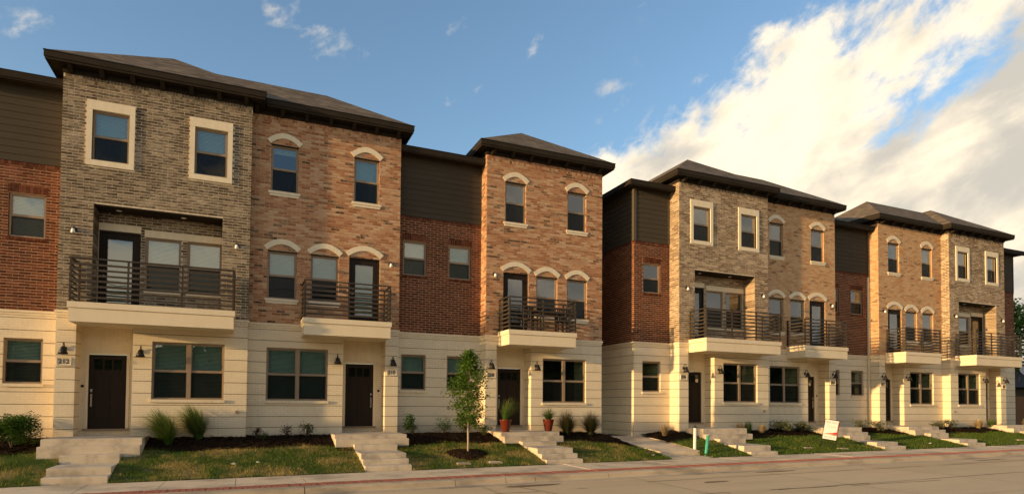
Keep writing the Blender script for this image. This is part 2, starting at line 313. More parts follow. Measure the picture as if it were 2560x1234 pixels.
# ------------------------------------------------------------------ mesh helpers
class MB:
    def __init__(s): s.v = []; s.f = []; s.r = []
    def quad(s, *p, r=0.5):
        n = len(s.v); s.v += [tuple(q) for q in p]; s.f.append(tuple(range(n, n+len(p)))); s.r.append(r)
    def box(s, x0, x1, y0, y1, z0, z1, r=0.5, skip=''):
        n = len(s.v)
        s.v += [(x0,y0,z0),(x1,y0,z0),(x1,y1,z0),(x0,y1,z0),(x0,y0,z1),(x1,y0,z1),(x1,y1,z1),(x0,y1,z1)]
        for k, f in (('b',(0,3,2,1)),('t',(4,5,6,7)),('f',(0,1,5,4)),('k',(2,3,7,6)),('l',(3,0,4,7)),('r',(1,2,6,5))):
            if k in skip: continue
            s.f.append(tuple(n+i for i in f)); s.r.append(r)
        return s
    def obox(s, o, u, n, u0, u1, z0, z1, d0, d1, r=0.5):      # box on a vertical plane: origin, along, outward
        a = []
        for z in (z0, z1):
            for d, uu in ((d0, u0), (d0, u1), (d1, u1), (d1, u0)):
                a.append(tuple(o[i]+u[i]*uu+n[i]*d for i in range(2))+(o[2]+z,))
        k = len(s.v); s.v += a
        for f in ((0,1,5,4),(1,2,6,5),(2,3,7,6),(3,0,4,7),(4,5,6,7),(0,3,2,1)):
            s.f.append(tuple(k+i for i in f)); s.r.append(r)
    def tube(s, pts, rad, seg=8, cap=True, r=0.5):
        pts = [Vector(p) for p in pts]; rad = rad if isinstance(rad, (list, tuple)) else [rad]*len(pts)
        rings = []; prev = None
        for i, p in enumerate(pts):
            t = (pts[min(i+1, len(pts)-1)]-pts[max(i-1, 0)]).normalized()
            a = prev - t*prev.dot(t) if prev else t.orthogonal()
            if a.length < 1e-5: a = t.orthogonal()
            a.normalize(); prev = a; b = t.cross(a)
            k = len(s.v)
            for j in range(seg):
                an = 2*math.pi*j/seg; s.v.append(tuple(p+(a*math.cos(an)+b*math.sin(an))*rad[i]))
            rings.append(k)
        for i in range(len(rings)-1):
            for j in range(seg):
                s.f.append((rings[i]+j, rings[i]+(j+1) % seg, rings[i+1]+(j+1) % seg, rings[i+1]+j)); s.r.append(r)
        if cap:
            s.f.append(tuple(rings[0]+j for j in reversed(range(seg)))); s.r.append(r)
            s.f.append(tuple(rings[-1]+j for j in range(seg))); s.r.append(r)
        return s
    def lathe(s, c, prof, seg=16, axis='z', r=0.5):
        rings = []
        for (rr, h) in prof:
            k = len(s.v)
            for j in range(seg):
                an = 2*math.pi*j/seg; q = (rr*math.cos(an), rr*math.sin(an), h)
                if axis == 'y': q = (q[0], q[2], q[1])
                s.v.append((c[0]+q[0], c[1]+q[1], c[2]+q[2]))
            rings.append(k)
        for i in range(len(rings)-1):
            for j in range(seg):
                s.f.append((rings[i]+j, rings[i]+(j+1) % seg, rings[i+1]+(j+1) % seg, rings[i+1]+j)); s.r.append(r)
        return s
    def prism(s, poly, y0, y1, r=0.5):                        # poly in xz, extruded along y
        n = len(poly); k = len(s.v)
        s.v += [(x, y0, z) for x, z in poly]+[(x, y1, z) for x, z in poly]
        s.f.append(tuple(k+i for i in range(n))); s.f.append(tuple(k+n+i for i in reversed(range(n)))); s.r += [r, r]
        for i in range(n):
            j = (i+1) % n; s.f.append((k+i, k+n+i, k+n+j, k+j)); s.r.append(r)
    def mesh(s, name, mat, smooth=False, rnd=False):
        me = bpy.data.meshes.new(name); me.from_pydata(s.v, [], s.f); me.materials.append(MATS[mat])
        if rnd:
            a = me.attributes.new('rnd', 'FLOAT', 'FACE'); a.data.foreach_set('value', s.r)
        if smooth: me.polygons.foreach_set('use_smooth', [True]*len(me.polygons))
        me.update(); return me
    def build(s, name, mat, parent=None, smooth=False, rnd=False, loc=None, **tags):
        o = bpy.data.objects.new(name, s.mesh(name, mat, smooth, rnd)); col.objects.link(o)
        if parent: o.parent = parent
        if loc: o.location = loc
        for a, v in tags.items(): o[a] = v
        return o
def thing(name, label, cat, loc=(0, 0, 0), group=None, rz=0.0):
    o = bpy.data.objects.new(name, None); col.objects.link(o); o.location = loc; o.rotation_euler = (0, 0, rz); o.empty_display_size = 0.2
    o['label'] = label; o['category'] = cat
    if group: o['group'] = group
    return o
def text_mesh(txt, size, mat, name, parent, loc, rot, bold=0.0, shear=0.0, ext=0.003, **tags):
    cu = bpy.data.curves.new('t', 'FONT'); cu.body = txt; cu.size = size; cu.align_x = 'CENTER'; cu.align_y = 'CENTER'
    cu.extrude = ext; cu.offset = bold; cu.shear = shear
    t = bpy.data.objects.new('t', cu); col.objects.link(t)
    bpy.context.view_layer.update()
    me = bpy.data.meshes.new_from_object(t.evaluated_get(bpy.context.evaluated_depsgraph_get()))
    bpy.data.objects.remove(t); me.materials.clear(); me.materials.append(MATS[mat])
    o = bpy.data.objects.new(name, me); col.objects.link(o); o.parent = parent; o.location = loc; o.rotation_euler = rot
    for a, v in tags.items(): o[a] = v
    return o

# ------------------------------------------------------------------ bricks
CH, BL, JT = 0.080, 0.244, 0.019
VARIANTS = {}
def brick_variants(style, l=BL, h=CH-JT, p=0.009):
    key = (style, l, h)
    if key not in VARIANTS:
        rr = random.Random(5); out = []
        for i in range(20):
            mb = MB(); mb.box(-l/2, l/2, -p, 0.0, -h/2, h/2, r=(i+rr.random())/20.0, skip='k'); out.append(mb.mesh('brick_'+style, style, rnd=True))
        VARIANTS[key] = out
    return VARIANTS[key]
def cut(iv, holes):
    out = [iv]
    for a, b in holes:
        nx = []
        for c, d in out:
            if b <= c or a >= d: nx.append((c, d)); continue
            if a > c: nx.append((c, a))
            if b < d: nx.append((b, d))
        out = nx
    return out
def field(u0, u1, z0, z1, holes, phase=0.0):
    """running bond over a rectangle minus holes -> (a, b, za, zb, full)"""
    out = []; n = int(round((z1-z0)/CH)); ch = (z1-z0)/n; mod = BL+JT
    for i in range(n):
        za, zb = z0+i*ch, z0+(i+1)*ch; zm = (za+zb)/2
        hs = [(h[0], h[1]) for h in holes if h[2] < zm < h[3]]
        for c, d in cut((u0, u1), hs):
            k0 = math.floor((c-u0)/mod)-1; x = u0+k0*mod+(mod/2 if i % 2 else 0)+phase
            while x < d:
                a, b = max(x, c), min(x+BL, d)
                if b-a > 0.03: out.append((a, b, za+JT/2, zb-JT/2, b-a > BL-0.002))
                x += mod
    return out
class House:
    def __init__(s, root, loc, style, mortar, seed):
        s.root = root; s.loc = Vector(loc); s.style = style; s.mortar = mortar; s.rg = random.Random(seed)
        s.wall = MB(); s.stuff = MB(); s.single = []
    def bricks(s, o, u, n, lst, front=True, p=0.009):
        for a, b, za, zb, full in lst:
            if full and front: s.single.append(((a+b)/2+o[0], o[1], (za+zb)/2+o[2]))
            else: s.stuff.obox(o, u, n, a, b, za, zb, 0.0, p+s.rg.uniform(-.002, .003), r=s.rg.random())
    def finish(s, limit=300):
        w = s.wall.build('wall', s.mortar, s.root)
        s.single.sort(key=lambda q: (Vector(q)+s.loc-CAM).length)
        vs = brick_variants(s.style)
        for q in s.single[:limit]:
            b = bpy.data.objects.new('brick', s.rg.choice(vs)); col.objects.link(b); b.parent = w
            b.location = (q[0]+s.rg.uniform(-.002, .002), q[1]+s.rg.uniform(-.002, .002), q[2]+s.rg.uniform(-.0015, .0015))
        for q in s.single[limit:]:
            s.stuff.obox((q[0]+s.rg.uniform(-.002, .002), q[1], q[2]+s.rg.uniform(-.0015, .0015)), (1, 0), (0, -1), -BL/2, BL/2, -(CH-JT)/2, (CH-JT)/2, 0.0, 0.009+s.rg.uniform(-.002, .003), r=s.rg.random())
        s.stuff.build('brickwork', s.style, w, rnd=True, kind='stuff')
        return w
def wall_cells(mb, u0, u1, z0, z1, holes, y, reveal, sides=True):
    us = sorted({u0, u1, *[min(max(h[i], u0), u1) for h in holes for i in (0, 1)]}); zs = sorted({z0, z1, *[min(max(h[i], z0), z1) for h in holes for i in (2, 3)]})
    for i in range(len(us)-1):
        for j in range(len(zs)-1):
            um, zm = (us[i]+us[i+1])/2, (zs[j]+zs[j+1])/2
            if any(h[0] < um < h[1] and h[2] < zm < h[3] for h in holes): continue
            mb.quad((us[i], y, zs[j]), (us[i+1], y, zs[j]), (us[i+1], y, zs[j+1]), (us[i], y, zs[j+1]))
    for h in holes:
        d = h[4] if len(h) > 4 else reveal; a, b, c, e = h[:4]
        mb.quad((a, y, c), (a, y, e), (a, y+d, e), (a, y+d, c)); mb.quad((b, y, c), (b, y+d, c), (b, y+d, e), (b, y, e))
        mb.quad((a, y, e), (b, y, e), (b, y+d, e), (a, y+d, e)); mb.quad((a, y, c), (a, y+d, c), (b, y+d, c), (b, y, c))

# ------------------------------------------------------------------ windows, doors
def window(root, x0, x1, z0, z1, y, cols=1, blind=0.0, screen=True, open_blind=False, room=True):
    """double-hung window filling an opening; y = front of the frame"""
    f = 0.045; fr = MB()
    fr.box(x0, x0+f, y, y+.09, z0, z1); fr.box(x1-f, x1, y, y+.09, z0, z1)
    fr.box(x0+f, x1-f, y, y+.09, z1-f, z1); fr.box(x0+f, x1-f, y, y+.09, z0, z0+f)
    zm = z0+(z1-z0)*0.49
    bays = []
    if cols == 1: bays = [(x0+f, x1-f)]
    else:
        xm = (x0+x1)/2; fr.box(xm-.055, xm+.055, y-.004, y+.085, z0+f, z1-f); bays = [(x0+f, xm-.055), (xm+.055, x1-f)]
    for a, b in bays: fr.box(a, b, y+.015, y+.07, zm-.025, zm+.025)
    w = fr.build('window', 'frame_taupe', root)
    for a, b in bays:
        for lo, hi, yy in ((zm+.025, z1-f, y+.03), (z0+f, zm-.025, y+.045)):
            st = MB(); t = .022
            st.box(a, a+t, yy-.008, yy+.02, lo, hi); st.box(b-t, b, yy-.008, yy+.02, lo, hi); st.box(a+t, b-t, yy-.008, yy+.02, lo, lo+t); st.box(a+t, b-t, yy-.008, yy+.02, hi-t, hi)
            st.build('sash', 'frame_taupe', w)
            p = MB(); p.box(a+t-.004, b-t+.004, yy+.003, yy+.009, lo+t-.004, hi-t+.004, skip='k'); p.build('pane', 'glass', w)
        if screen:
            s = MB(); s.quad((a+.005, y+.012, z0+f), (b-.005, y+.012, z0+f), (b-.005, y+.012, zm-.02), (a+.005, y+.012, zm-.02)); s.build('insect_screen', 'screen_mesh', w)
        if blind > 0:
            bl = MB(); h = (z1-z0-2*f)*blind; z = z1-f-.03; bl.box(a+.005, b-.005, y+.10, y+.15, z1-f-.05, z1-f)
            dy, dzs = (.020, .036) if not open_blind else (.026, .029)
            while z > z1-f-h:
                bl.quad((a+.01, y+.108, z-dzs), (b-.01, y+.108, z-dzs), (b-.01, y+.108+dy, z), (a+.01, y+.108+dy, z)); z -= .038
            bl.build('blind', 'blind_white', w)
    if room:
        rm = MB(); e = .02; d = 1.6; Y0, Y1 = y+.165, y+.165+d
        rm.quad((x0-e, Y1, z0-e), (x1+e, Y1, z0-e), (x1+e, Y1, z1+e), (x0-e, Y1, z1+e))
        rm.quad((x0-e, Y0, z0-e), (x0-e, Y1, z0-e), (x0-e, Y1, z1+e), (x0-e, Y0, z1+e)); rm.quad((x1+e, Y1, z0-e), (x1+e, Y0, z0-e), (x1+e, Y0, z1+e), (x1+e, Y1, z1+e))
        rm.quad((x0-e, Y0, z0-e), (x1+e, Y0, z0-e), (x1+e, Y1, z0-e), (x0-e, Y1, z0-e)); rm.quad((x0-e, Y1, z1+e), (x1+e, Y1, z1+e), (x1+e, Y0, z1+e), (x0-e, Y0, z1+e))
        # jamb lining from the frame back to the room
        for (a, b, c, d2) in ((x0-e, x0, z0, z1), (x1, x1+e, z0, z1), (x0-e, x1+e, z1, z1+e), (x0-e, x1+e, z0-e, z0)): rm.box(a, b, y+.08, Y0, c, d2)
        rm.build('room', 'room', w)
    return w
def front_door(root, x0, x1, z0, z1, y, hinge_left):
    """slab with three lites over two tall panels; handle on the side away from the hinge"""
    d = MB(); s = .12; W = x1-x0; zt = z1-.42; zr = zt-.14
    d.box(x0, x1, y+.012, y+.045, z0, z1)
    d.box(x0, x0+s, y, y+.012, z0, z1); d.box(x1-s, x1, y, y+.012, z0, z1); d.box(x0+s, x1-s, y, y+.012, z1-.13, z1); d.box(x0+s, x1-s, y, y+.012, zr, zt)
    d.box(x0+s, x1-s, y, y+.012, z0, z0+.22); xm = (x0+x1)/2; d.box(xm-.05, xm+.05, y, y+.012, z0+.22, zr)
    iw = (W-2*s); g = iw/3
    for k in (1, 2): d.box(x0+s+k*g-.022, x0+s+k*g+.022, y, y+.012, zt, z1-.13)
    o = d.build('door', 'door_brown', root)
    for k in range(3):
        p = MB(); p.box(x0+s+k*g+(.022 if k else 0), x0+s+(k+1)*g-(.022 if k < 2 else 0), y+.006, y+.0115, zt, z1-.13, skip='k'); p.build('pane', 'glass', o)
    hx = x1-.07 if hinge_left else x0+.07
    h = MB(); h.box(hx-.022, hx+.022, y-.02, y-.001, z0+1.02, z0+1.10); h.box(hx-.02, hx+.02, y-.012, y-.001, z0+.62, z0+.96)
    h.tube([(hx, y-.012, z0+.92), (hx, y-.06, z0+.90), (hx, y-.065, z0+.80), (hx, y-.05, z0+.70), (hx, y-.012, z0+.67)], .009, 8); h.build('handle', 'nickel', o)
    return o
def balcony_door(root, x0, x1, z0, z1, y, knob_left, blind=True):
    d = MB(); s = .15; f = .05
    d.box(x0, x0+f, y-.03, y+.08, z0, z1); d.box(x1-f, x1, y-.03, y+.08, z0, z1); d.box(x0+f, x1-f, y-.03, y+.08, z1-f, z1)
    a, b = x0+f, x1-f
    d.box(a, a+s, y, y+.045, z0, z1-f); d.box(b-s, b, y, y+.045, z0, z1-f); d.box(a+s, b-s, y, y+.045, z1-f-.17, z1-f); d.box(a+s, b-s, y, y+.045, z0, z0+.24)
    o = d.build('balcony_door', 'door_brown', root)
    p = MB(); p.box(a+s, b-s, y+.012, y+.018, z0+.24, z1-f-.17, skip='k'); p.build('pane', 'glass', o)
    if blind:
        bl = MB(); z = z1-f-.19
        while z > z0+.27:
            bl.quad((a+s+.01, y+.06, z), (b-s-.01, y+.06, z), (b-s-.01, y+.085, z-.03), (a+s+.01, y+.085, z-.03)); z -= .038
        bl.build('blind', 'blind_white', o)
    rm = MB(); rm.box(a, b, y+.09, y+1.4, z0, z1, skip='f'); rm.build('room', 'room', o)
    kx = a+.07 if knob_left else b-.07
    k = MB(); k.lathe((kx, y, z0+.98), [(.0, -.06), (.026, -.055), (.03, -.04), (.02, -.02), (.012, 0)], 10, 'y'); k.lathe((kx, y, z0+1.14), [(0, -.02), (.025, -.018), (.025, 0)], 10, 'y'); k.build('handle', 'nickel', o, smooth=True)
    return o
def sconce(root, x, y, z):
    """barn lamp: wall disc, gooseneck and flared shade; z = underside of the shade"""
    a = MB(); a.lathe((x, y, z+.16), [(0, -.03), (.05, -.028), (.055, -.01), (.055, 0)], 14, 'y')
    pts = [(x, y-.03, z+.16)]+[(x, y-.085-.075*math.cos(t), z+.20+.085*math.sin(t)) for t in [math.pi*(-.25+.25*k) for k in range(6)]][::-1]
    pts = [(x, y-.02, z+.17), (x, y-.035, z+.25), (x, y-.075, z+.305), (x, y-.13, z+.30), (x, y-.16, z+.25), (x, y-.165, z+.19)]
    a.tube(pts, .011, 8); o = a.build('wall_lamp', 'metal_black', root, smooth=True)
    s = MB(); c = (x, y-.165, z)
    s.lathe(c, [(.0, .205), (.032, .205), (.036, .185), (.06, .165), (.062, .125), (.075, .11), (.118, 0), (.108, .0), (.066, .10), (.03, .15), (0, .155)], 18); s.build('lamp_shade', 'metal_black', o, smooth=True)
def flood(root, x, y, z):
    a = MB(); a.lathe((x, y, z+.03), [(0, -.05), (.06, -.045), (.07, -.01), (.07, 0)], 14, 'y'); o = a.build('flood_light', 'metal_black', root, smooth=True)
    b = MB(); b.lathe((x, y-.11, z-.05), [(0, .085), (.03, .075), (.045, .03), (.052, -.02), (.04, -.04), (0, -.045)], 14); b.build('bulb', 'bulb_white', o, smooth=True)
def plaque(root, x, y, z, txt):
    p = MB(); w, h = .165, .105
    p.box(x-w, x+w, y-.022, y, z-h, z+h); o = p.build('number_plaque', 'cast_stone', root)
    q = MB(); e = .022
    q.box(x-w, x+w, y-.034, y-.022, z+h-e, z+h); q.box(x-w, x+w, y-.034, y-.022, z-h, z-h+e); q.box(x-w, x-w+e, y-.034, y-.022, z-h+e, z+h-e); q.box(x+w-e, x+w, y-.034, y-.022, z-h+e, z+h-e)
    q.build('rim', 'cast_stone', o)
    text_mesh(txt, .165, 'sign_ink', 'numerals', o, (x, y-.0245, z), (R(90), 0, 0), bold=.005)
def balcony(root, x0, x1, yw, dep, z0, z1, seed=0):
    """stucco tray with a lip, flat-bar railing on three sides"""
    b = MB(); lip = .155; e = .03; yf = yw-dep
    b.box(x0+e, x1-e, yf+e, yw-.004, z0, z1-lip); b.box(x0, x1, yf, yw-.004, z1-lip+.004, z1)
    o = b.build('balcony', 'stucco', root)
    ztop = z1+1.13; i = .05; ps = .022
    posts = []
    n = max(2, int(round((x1-x0-2*i)/1.25)))
    for k in range(n+1): posts.append((x0+i+(x1-x0-2*i)*k/n, yf+i))
    posts += [(x0+i, yw-.06), (x1-i, yw-.06)]
    for px, py in posts:
        p = MB(); p.box(px-ps, px+ps, py-ps, py+ps, z1, ztop-.02); p.build('post', 'metal_bronze', o)
    def bars(z, h, t, nm):
        m1 = MB(); m1.box(x0+i-ps, x1-i+ps, yf+i-ps-t, yf+i-ps-.001, z, z+h); m1.build(nm, 'metal_bronze', o)
        for sx, xx in ((-1, x0+i), (1, x1-i)):
            m2 = MB(); a = (xx-ps-t, xx-ps-.001) if sx < 0 else (xx+ps+.001, xx+ps+t); m2.box(a[0], a[1], yf+i-ps, yw-.02, z, z+h); m2.build(nm, 'metal_bronze', o)
    for k in range(7): bars(z1+.10+.141*k, .052, .011, 'rail_bar')
    m1 = MB(); m1.box(x0+i-.035, x1-i+.035, yf+i-.035, yf+i+.035, ztop-.02, ztop+.012); m1.build('top_rail', 'metal_bronze', o)
    for xx in (x0+i, x1-i):
        m2 = MB(); m2.box(xx-.035, xx+.035, yf+i+.0355, yw-.02, ztop-.02, ztop+.012); m2.build('top_rail', 'metal_bronze', o)
    return o

# ------------------------------------------------------------------ shared house pieces
ZB, ZT = 3.166, 9.553; Z_FASC0, Z_FASC1, OV = 9.69, 9.905, 0.36
DEPTH = 11.0
def base_courses(root, x0, x1, holes, y, zlow, back=0.9, left_h=None):
    """painted brick ground storey: proud courses with grooves between, a stepped band on top"""
    core = MB()
    hs = [(h[0]-.02, h[1]+.02, h[2]-.02, h[3]+.02) for h in holes]
    zs = sorted({zlow, ZB-.03, *[v for h in hs for v in h[2:4] if zlow < v < ZB-.03]})
    for a, b in zip(zs[:-1], zs[1:]):
        zm = (a+b)/2
        for c, d in cut((x0+.02, x1-.02), [(h[0], h[1]) for h in hs if h[2] < zm < h[3]]): core.box(c, d, y+.02, y+back, a, b)
    o = core.build('ground_wall', 'groove', root)
    k = math.floor(zlow/.33)
    while .33*k < 2.95:
        a, b = max(zlow, .33*k+.009), min(.33*(k+1)-.009, 2.97); k += 1
        if b-a < .02: continue
        mb = MB(); zz = sorted({a, b, *[v for h in holes for v in h[2:4] if a < v < b]})
        for p, q in zip(zz[:-1], zz[1:]):
            zm = (p+q)/2
            for c, d in cut((x0, x1), [(h[0], h[1]) for h in holes if h[2] < zm < h[3]]):
                mb = MB(); mb.box(c, d, y, y+back, p, q); mb.build('painted_course', 'painted_brick', o)
    for i, e in enumerate((.0, .018, .036)):
        mb = MB(); a = 2.977+i*.064
        mb.box(x0-e, x1+e, y-e, y+back, a, a+.061); mb.build('band_course', 'painted_brick', o)
    return o
def hip_roof(root, x0, x1, y0, z0, slope=.655, ridge='back', side='right', xin=None):
    """x0..x1, y0 = eave outline. 'back': hip to the street, ridge running back; 'along': ridge parallel to the street"""
    mb = MB(); h = (x1-x0)/2
    if ridge == 'back':
        pz = z0+h*slope; p = ((x0+x1)/2, y0+h, pz); q = ((x0+x1)/2, DEPTH, pz)
        mb.quad((x0, y0, z0), (x1, y0, z0), p); mb.quad((x1, y0, z0), (x1, DEPTH, z0), q, p); mb.quad((x0, DEPTH, z0), (x0, y0, z0), p, q); mb.quad((x1, DEPTH, z0), (x0, DEPTH, z0), q)
    else:
        t = 2.52; pz = z0+t*slope
        if side == 'right':
            p = (x1-t, y0+t, pz); q = (xin, y0+t, pz); a0 = xin
            mb.quad((a0, y0, z0), (x1, y0, z0), p, q); mb.quad((x1, y0, z0), (x1, y0+2*t, z0), p); mb.quad((x1, y0+2*t, z0), (a0, y0+2*t, z0), q, p); mb.quad((a0, y0+2*t, z0), (a0, y0, z0), q)
        else:
            p = (x0+t, y0+t, pz); q = (xin, y0+t, pz); a1 = xin
            mb.quad((x0, y0, z0), (a1, y0, z0), q, p); mb.quad((x0, y0+2*t, z0), (x0, y0, z0), p); mb.quad((a1, y0+2*t, z0), (x0, y0+2*t, z0), p, q); mb.quad((a1, y0, z0), (a1, y0+2*t, z0), q)
    return mb.build('roof', 'shingle', root)
def eaves(root, xw0, xw1, yw, left, right, zw=ZT, brk=0.72):
    """frieze, soffit, fascia and brackets of a main roof over wall xw0..xw1; left/right = eave overhang at the ends"""
    x0, x1, y0 = xw0-left, xw1+right, yw-OV; t = .03
    f = MB(); f.box(xw0-.02, xw1+.02, yw-.025, yw+.1, zw-.004, Z_FASC0+.04)
    if left > .1: f.box(xw0-.0205, xw0+.05, yw+.1, DEPTH, zw-.004, Z_FASC0+.04)
    if right > .1: f.box(xw1-.05, xw1+.0205, yw+.1, DEPTH, zw-.004, Z_FASC0+.04)
    f.build('frieze_board', 'trim_dark', root)
    s = MB(); s.box(x0+t, x1-t, y0+t, DEPTH, Z_FASC0+.03, Z_FASC0+.05); s.build('soffit', 'trim_dark', root)
    for nm, a, b, e in (('fascia', Z_FASC0+.062, Z_FASC1, 0.0), ('fascia_lip', Z_FASC0, Z_FASC0+.058, .022)):
        g = MB(); g.box(x0+e, x1-e, y0+e, y0+e+t, a, b); g.box(x0+e, x0+e+t, y0+e+t, DEPTH, a, b); g.box(x1-e-t, x1-e, y0+e+t, DEPTH, a, b); g.build(nm, 'trim_dark', root)
    d = MB(); d.box(x0-.015, x1+.015, y0-.018, y0+.06, Z_FASC1+.002, Z_FASC1+.02); d.box(x0-.015, x0+.06, y0+.06, DEPTH, Z_FASC1+.002, Z_FASC1+.02); d.box(x1-.06, x1+.015, y0+.06, DEPTH, Z_FASC1+.002, Z_FASC1+.02); d.build('drip_edge', 'metal_black', root)
    n = int((xw1-xw0)/brk); g0 = ((xw1-xw0)-n*brk)/2
    for k in range(n+1):
        x = xw0+g0+k*brk; b = MB()
        w = .055; za, zb = zw+.0, Z_FASC0+.03
        v = [(yw-.026, zb), (yw-.30, zb), (yw-.30, zb-.045), (yw-.10, za-.02), (yw-.026, za-.02)]
        k0 = len(b.v); b.v += [(x-w, p[0], p[1]) for p in v]+[(x+w, p[0], p[1]) for p in v]; nn = len(v)
        b.f.append(tuple(k0+i for i in range(nn))); b.f.append(tuple(k0+nn+i for i in reversed(range(nn))))
        for i in range(nn): b.f.append((k0+i, k0+nn+i, k0+nn+(i+1) % nn, k0+(i+1) % nn))
        b.r = [.5]*len(b.f); b.build('bracket', 'trim_dark', root)
    # eave-level deck that closes the roof from below
def soldier_rows(h, x0, x1, y, z0, rows, rh=.1, mod=.079, p=.010):
    for i in range(rows):
        x = x0+(mod/2 if i % 2 else 0)
        while x < x1-.02:
            a, b = x, min(x+mod-.012, x1); h.stuff.obox((0, y, 0), (1, 0), (0, -1), a, b, z0+i*rh+.004, z0+(i+1)*rh-.006, 0, p, r=h.rg.random()); x += mod
def side_bricks(h, x, y0, y1, z0, z1, left=True):
    n = (-1, 0) if left else (1, 0)
    h.bricks((x, 0, 0), (0, 1), n, field(y0, y1, z0, z1, [], .06), front=False)
def reveal_bricks(h, x, y, d, z0, z1, facing):
    n = (1, 0) if facing > 0 else (-1, 0); k = max(1, int(round((z1-z0)/CH))); ch = (z1-z0)/k
    for i in range(k): h.stuff.obox((x, y, 0), (0, 1), n, .0, d-.004, z0+i*ch+.006, z0+(i+1)*ch-.006, 0, .008, r=h.rg.random())
def shell(root, x0, x1, y0, z0, z1, mat):
    s = MB(); s.box(x0, x1, y0, DEPTH, z0, z1, skip='fbt'); s.build('rear_wall', mat, root)

# ------------------------------------------------------------------ house type A (square stone surrounds, recessed balcony)
def house_a(X, Y, dz, mir, style, num, label, blinds, seed, zlow, left_side, right_side):
    W = 4.673
    M = (lambda x: W-x) if mir else (lambda x: x)
    iv = lambda a, b: tuple(sorted((M(a), M(b))))
    t = thing('townhouse', label, 'townhouse', (X, Y, dz), 'townhouses in the row')
    h = House(t, (X, Y, dz), style, 'mortar_grey', seed)
    w3 = [iv(.552, 1.681), iv(3.036, 4.154)]; rec = iv(.762, 3.939); RD = .65
    holes = [(a+.13, b-.13, 7.29, 8.68, .11) for a, b in w3]+[(rec[0], rec[1], 3.20, 6.111, RD)]
    wall_cells(h.wall, 0, W, ZB-.03, ZT+.1, holes, 0, .1)
    fh = [(a-.006, b+.006, 7.146, 8.927) for a, b in w3]+[(rec[0], rec[1], 3.1, 6.111)]
    h.bricks((0, 0, 0), (1, 0), (0, -1), field(.0, W, ZB+.012, ZT-.20, fh))
    soldier_rows(h, 0, W, 0, ZT-.20, 2)
    for s, x in ((True, 0), (False, W)):
        d = left_side if s else right_side
        if d: side_bricks(h, x, -.0, d, ZB+.012, ZT, s)
        h.wall.quad(*[(x, a, b) for a, b in ((0, ZB-.03), (1.2, ZB-.03), (1.2, ZT+.1), (0, ZT+.1))])
    reveal_bricks(h, rec[0], 0, RD, 3.29, 6.11, 1); reveal_bricks(h, rec[1], 0, RD, 3.29, 6.11, -1)
    # back wall of the recess
    dr = iv(.78, 1.80); wa = iv(1.91, 2.83); wb = iv(2.985, 3.915)
    bh = [(dr[0], dr[1], 3.20, 5.56, .1), (wa[0], wa[1], 3.96, 5.48, .09), (wb[0], wb[1], 3.96, 5.48, .09)]
    wall_cells(h.wall, rec[0], rec[1], 3.20, 6.111, bh, RD, .1)
    lint = iv(1.89, 3.935); lz = 5.485
    h.bricks((0, RD, 0), (1, 0), (0, -1), field(rec[0]+.002, rec[1]-.002, 3.29, 6.09, [(dr[0]-.004, dr[1]+.004, 3.2, 5.77), (lint[0], lint[1], lz, lz+.205), (wa[0]-.002, wa[1]+.002, 3.88, 5.5), (wb[0]-.002, wb[1]+.002, 3.88, 5.5)]), front=False)
    c = MB(); c.box(rec[0]+.001, rec[1]-.001, .012, RD, 6.075, 6.108); c.build('recess_ceiling', 'trim_dark', t)
    for a, b, z in ((dr[0]-.0, dr[1]+.0, 5.565), (lint[0], (lint[0]+lint[1])/2-.003, lz), ((lint[0]+lint[1])/2+.003, lint[1]-.012, lz)):
        g = MB(); g.box(max(a, rec[0]+.012), min(b, rec[1]-.012), RD-.03, RD+.05, z, z+.2); g.build('lintel', 'cast_stone', t)
    for a, b in (wa, wb):
        g = MB(); g.box(max(a-.01, rec[0]+.012), min(b+.01, rec[1]-.012), RD-.05, RD+.06, 3.875, 3.957); g.build('sill', 'cast_stone', t)
    balcony_door(t, dr[0]+.01, dr[1]-.01, 3.30, 5.55, RD+.04, not mir, blinds)
    for a, b in (wa, wb): window(t, a+.004, b-.004, 3.962, 5.478, RD+.05, 1, 1.0 if blinds else 0, True)
    # ceiling downlight of the recess
    dl = MB(); cx = (rec[0]+rec[1])/2
    for k in (M(1.3), M(2.9)): dl.lathe((k, .33, 6.066), [(0, .004), (.06, .004), (.07, 0), (.07, .009)], 14)
    dl.build('downlight', 'bulb_white', t)
    # 3rd-floor windows with stone surrounds
    for a, b in w3:
        for p in ((a, b, 8.675, 8.927), (a, b, 7.146, 7.295), (a, a+.13, 7.298, 8.672), (b-.13, b, 7.298, 8.672)):
            g = MB(); g.box(p[0], p[1], -.045, .06, p[2], p[3]); g.build('window_surround', 'cast_stone', t)
        window(t, a+.131, b-.131, 7.297, 8.673, .05, 1, .50 if blinds else 0, True)
    # ground storey
    en = iv(.45, 1.765); gw = iv(2.229, 4.059)
    base_courses(t, 0, W, [(en[0], en[1], zlow-.1, 2.80), (gw[0], gw[1], .82, 2.43)], 0, zlow)
    window(t, gw[0]+.003, gw[1]-.003, .822, 2.428, .07, 2, 1.0 if blinds else 0, True, open_blind=True)
    g = MB(); g.box(gw[0]-.03, gw[1]+.03, -.045, .07, .735, .818); g.build('sill', 'painted_brick', t)
    entry(t, en, iv(.654, 1.55), .547, mir, zlow)
    for x, z in ((.21, 1.99), (1.97, 1.98)): sconce(t, M(x), 0, z)
    plaque(t, M(.205), -.0, 1.80, num)
    for x in (.34, 4.32): flood(t, M(x), -.01, 5.32)
    balcony(t, *iv(.457, 4.329), 0, 1.033, 2.778, 3.283)
    o = MB(); o.box(M(4.42)-.04, M(4.42)+.04, -.035, -.001, .43, .51); o.build('outlet_cover', 'frame_taupe', t)
    eaves(t, 0, W, 0, OV if (left_side or not mir) else .36, OV, ZT)
